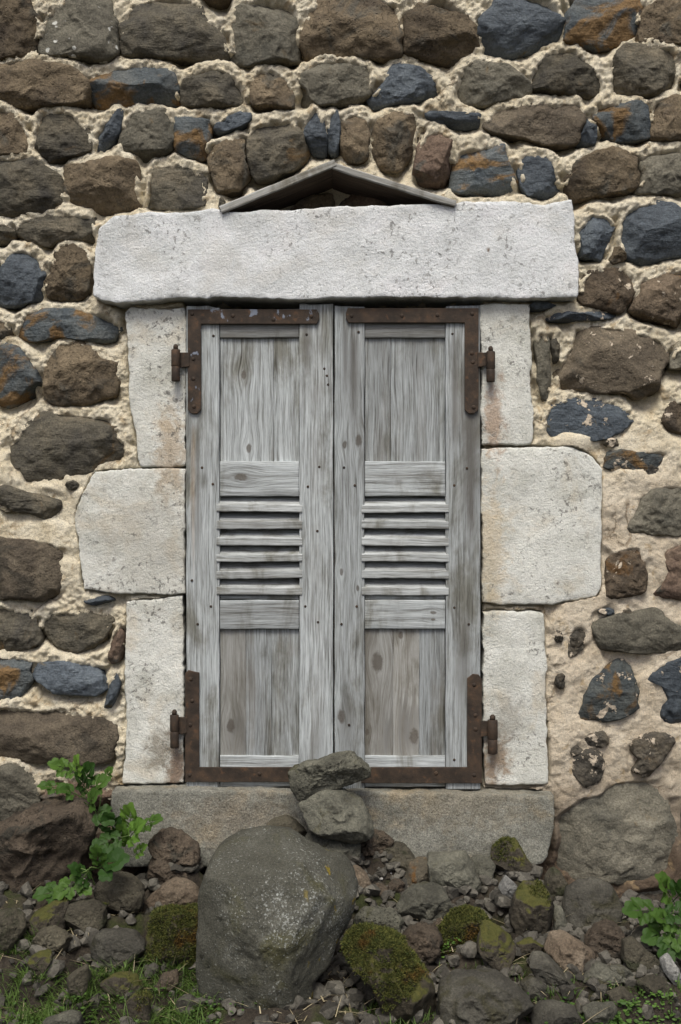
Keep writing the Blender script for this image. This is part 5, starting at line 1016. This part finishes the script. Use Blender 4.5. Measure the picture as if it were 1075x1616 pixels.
x, y = patchy(2200, (.05, .72), (-.70, -.44), 4, .0); tag(blades('grass', x, y, -.004, .030, .0024, .5, GRASS, 2), 'sparse short grass between the stones at the bottom right', 'grass')
x, y = patchy(700, (-.82, .62), (-.70, -.25), 5, -.2); tag(blades('straw', x, y, .004, .075, .0022, 1.25, STRAW, 3, .15), 'dry cut straw stalks strewn over the ground and stones', 'straw')
def cover(name, cx, cy, rx, ry, n, size, label, seed, zo=.006):
    r = np.random.RandomState(seed); x = cx+r.normal(0, .45, n)*rx; y = cy+r.normal(0, .45, n)*ry; z = ground_z(x, y)+zo+r.uniform(0, .012, n)
    V, F = [], []; k = 6
    for i in range(n):
        nrm = Vector((r.normal(0, .35), r.normal(-.25, .3), 1)).normalized(); q = nrm.to_track_quat('Z', 'Y').to_matrix(); s = size*r.uniform(.5, 1.2); b = len(V)
        a0 = r.uniform(0, 6.28)
        for j in range(k):
            a = a0+j*2*math.pi/k; rr = s*(1 if j else 1.25); V.append(Vector((x[i], y[i], z[i]))+q@Vector((rr*math.cos(a), .7*rr*math.sin(a), .15*rr*math.cos(2*a))))
        F += [(b, b+1, b+2), (b, b+2, b+3), (b, b+3, b+4), (b, b+4, b+5)]
    me = fast_mesh(name, np.array([v[:] for v in V]), np.array(F), COVER, False)
    at = me.attributes.new('tone', 'FLOAT', 'POINT'); at.data.foreach_set('value', np.repeat(r.uniform(0, 1, n), k).astype(np.float32))
    o = link(name, me); o['kind'] = 'stuff'; tag(o, label, 'ground cover'); return o
cover('clover', .51, -.60, .10, .05, 520, .006, 'bright green clover patch among the stones at bottom right', 1)
cover('clover', .66, -.60, .13, .08, 800, .0045, 'fine green creeping plants at the bottom right corner', 2)
cover('clover', -.62, -.60, .24, .08, 1700, .0045, 'low green creeping plants at the bottom left corner', 3)
cover('clover', -.30, -.58, .12, .09, 500, .0038, 'sparse creeping plants left of the boulder foot', 4)
cover('clover', .235, -.40, .05, .03, 120, .004, 'small feathery herb growing above the moss cushion', 5, .02)
# ---------------------------------------------------------------- LEAFY PLANTS
LEAFG = leafy('leaf_green', (.024, .062, .010), (.088, .165, .026), .3); STEM = leafy('stem_green', (.07, .11, .03), (.10, .15, .04), .05)
LEAFY = leafy('leaf_yellow_green', (.10, .20, .03), (.17, .30, .05), .35)
def lobe(n=3, seed=0):
    """outline of a lobed leaflet pointing +y, length 1, width about .9"""
    pts = []; 
    for t in np.linspace(-math.pi*.97, math.pi*.97, 45):
        r = .34+.17*abs(math.cos(2.5*t))**.55+.015*math.cos(15*t+seed); pts.append((r*math.sin(t)*.92, .5+r*math.cos(t)))
    return pts
def leaflet_arrays(l, w_, base, ang, cup, seed):
    P = lobe(3, seed); c, s = math.cos(ang), math.sin(ang); V = []
    for x, y in [(0, .5)]+[(x*.55, .5+(y-.5)*.55) for x, y in P]+P:
        z = cup*abs(x)*.5-.25*(y-.3)**2+.03*math.sin(9*x+7*y+seed)
        X, Y = x*w_, y*l; V.append((base[0]+c*X+s*Y, base[1]-s*X+c*Y, z*l))
    n = len(P); F = []
    for i in range(n-1):
        F.append((0, 1+i, 2+i)); F.append((1+i, 1+n+i, 2+n+i, 2+i))
    return V, F
def leaf_mesh(name, pairs, mat, seed):
    V, F = [], []; r = np.random.RandomState(seed)
    def add(l, w_, b, a):
        v, f = leaflet_arrays(l, w_, b, a, .5, seed+len(V)); o = len(V); V.extend(v); F.extend([tuple(k+o for k in q) for q in f])
    add(.46, .46, (0, .56), 0)
    for k in range(pairs):
        yb = .50-.26*k
        for s in (-1, 1): add(.34-.05*k, .32-.04*k, (.02*s, yb), s*(1.05+r.uniform(-.12, .12)))
    o = len(V)
    for t in np.linspace(0, .6, 6): V += [(-.010, t, -.012), (.010, t, -.012), (0, t, .004)]
    for k in range(5):
        for j in range(3): a = o+k*3+j; b = o+k*3+(j+1) % 3; F.append((a, b, b+3, a+3))
    me = bpy.data.meshes.new(name); me.from_pydata(V, [], F); me.update(); me.materials.append(mat)
    bm = bmesh.new(); bm.from_mesh(me); bmesh.ops.recalc_face_normals(bm, faces=bm.faces); bm.to_mesh(me); bm.free()
    return me
LM = [leaf_mesh('leaf', 2, LEAFG, 1), leaf_mesh('leaf', 1, LEAFG, 2), leaf_mesh('leaf', 2, LEAFG, 3)]; LY = leaf_mesh('leaf', 2, LEAFY, 4)
def tube_mesh(name, pts, r0, r1, mat, parent):
    V, F = [], []; n = 5
    for i, p in enumerate(pts):
        r = r0+(r1-r0)*i/(len(pts)-1); t = (Vector(pts[min(i+1, len(pts)-1)])-Vector(pts[max(i-1, 0)])).normalized(); q = t.to_track_quat('Z', 'Y').to_matrix()
        for k in range(n): V.append(Vector(p)+q@Vector((r*math.cos(2*math.pi*k/n), r*math.sin(2*math.pi*k/n), 0)))
    for i in range(len(pts)-1):
        for k in range(n): F.append((i*n+k, i*n+(k+1) % n, (i+1)*n+(k+1) % n, (i+1)*n+k))
    b = Vector(pts[0]); return mesh_obj(name, [v-b for v in V], F, mat, parent, b)
def plant(name, base, leaves, label):
    """leaves: tip pixel (u,v), distance y, length, direction in the picture plane (radians from up), yellow?"""
    pl = empty(name, base); tag(pl, label, 'plant'); r = random.Random(len(leaves))
    for (u, v, y, ln, dr, yel) in leaves:
        ln *= 1.15
        k = (3+y)/3; c = Vector(((u-537.5)*.0016*k, y, 1.5+(808-v)*.0016*k))
        d = Vector((math.sin(dr), -.35+r.uniform(-.2, .1), math.cos(dr)*.8)).normalized()
        nrm = Vector((r.uniform(-.35, .35), -.75+r.uniform(-.2, .2), .75)); nrm = (nrm-d*nrm.dot(d)).normalized(); xx = d.cross(nrm)
        Rm = Matrix((xx, d, nrm)).transposed().to_4x4(); me = LY if yel else r.choice(LM)
        o = bpy.data.objects.new('leaf', me); COL.objects.link(o); o.parent = pl
        st = c-d*ln*.55; o.matrix_local = Matrix.Translation(st-Vector(base))@Rm@Matrix.Scale(ln, 4)
        b = Vector(base); mid = (b+st)/2+Vector((r.uniform(-.015, .015), -.01, .02))
        pts = [b*(1-t)**2+mid*2*t*(1-t)+st*t*t for t in np.linspace(0, 1, 7)]
        tube_mesh('stem', pts, .0016, .0009, STEM, pl)
    return pl
def at(u, v, y): k = (3+y)/3; return ((u-537.5)*.0016*k, y, 1.5+(808-v)*.0016*k)
plant('leafy_plant', at(152, 1300, -.10), [(100, 1212, -.10, .075, -1.0, 0), (122, 1208, -.12, .06, .1, 1), (82, 1242, -.13, .065, -1.3, 0), (138, 1224, -.13, .085, .4, 0),
      (152, 1240, -.16, .08, .9, 0), (112, 1250, -.16, .07, -.9, 0), (143, 1266, -.17, .085, .5, 0), (158, 1284, -.18, .08, 2.2, 0), (130, 1236, -.10, .07, -.3, 0), (170, 1222, -.08, .045, .5, 0)],
      'tall green plant with lobed leaves growing against the wall at left')
plant('leafy_plant', at(178, 1345, -.16), [(176, 1302, -.18, .075, -.3, 0), (206, 1290, -.18, .085, .1, 1), (212, 1312, -.20, .085, .6, 1), (238, 1298, -.16, .07, 1.0, 0), (170, 1330, -.20, .08, -1.9, 0), (221, 1342, -.19, .045, .7, 1), (190, 1318, -.17, .07, .3, 0)],
      'green plant with a bright yellow green leaf in front of the sill end')
plant('leafy_plant', at(140, 1375, -.30), [(165, 1365, -.30, .12, 1.1, 0), (128, 1380, -.30, .075, -.6, 0), (84, 1408, -.30, .085, -1.7, 0), (108, 1400, -.31, .075, -2.2, 0), (155, 1352, -.30, .06, -.1, 0), (130, 1402, -.30, .05, 2.0, 0)],
      'low spreading plant with broad lobed leaves under the large reddish rock')
plant('leafy_plant', at(1062, 1475, -.36), [(1052, 1404, -.36, .10, -.5, 0), (1072, 1412, -.36, .09, .4, 0), (1012, 1437, -.38, .09, -1.4, 0), (1050, 1452, -.40, .08, -.9, 0), (1040, 1475, -.40, .085, -1.7, 0), (1058, 1492, -.42, .085, -2.6, 0), (1072, 1480, -.42, .08, 2.0, 0), (1072, 1440, -.4, .08, 1.2, 0)],
      'green plant with broad leaves at the right picture edge')
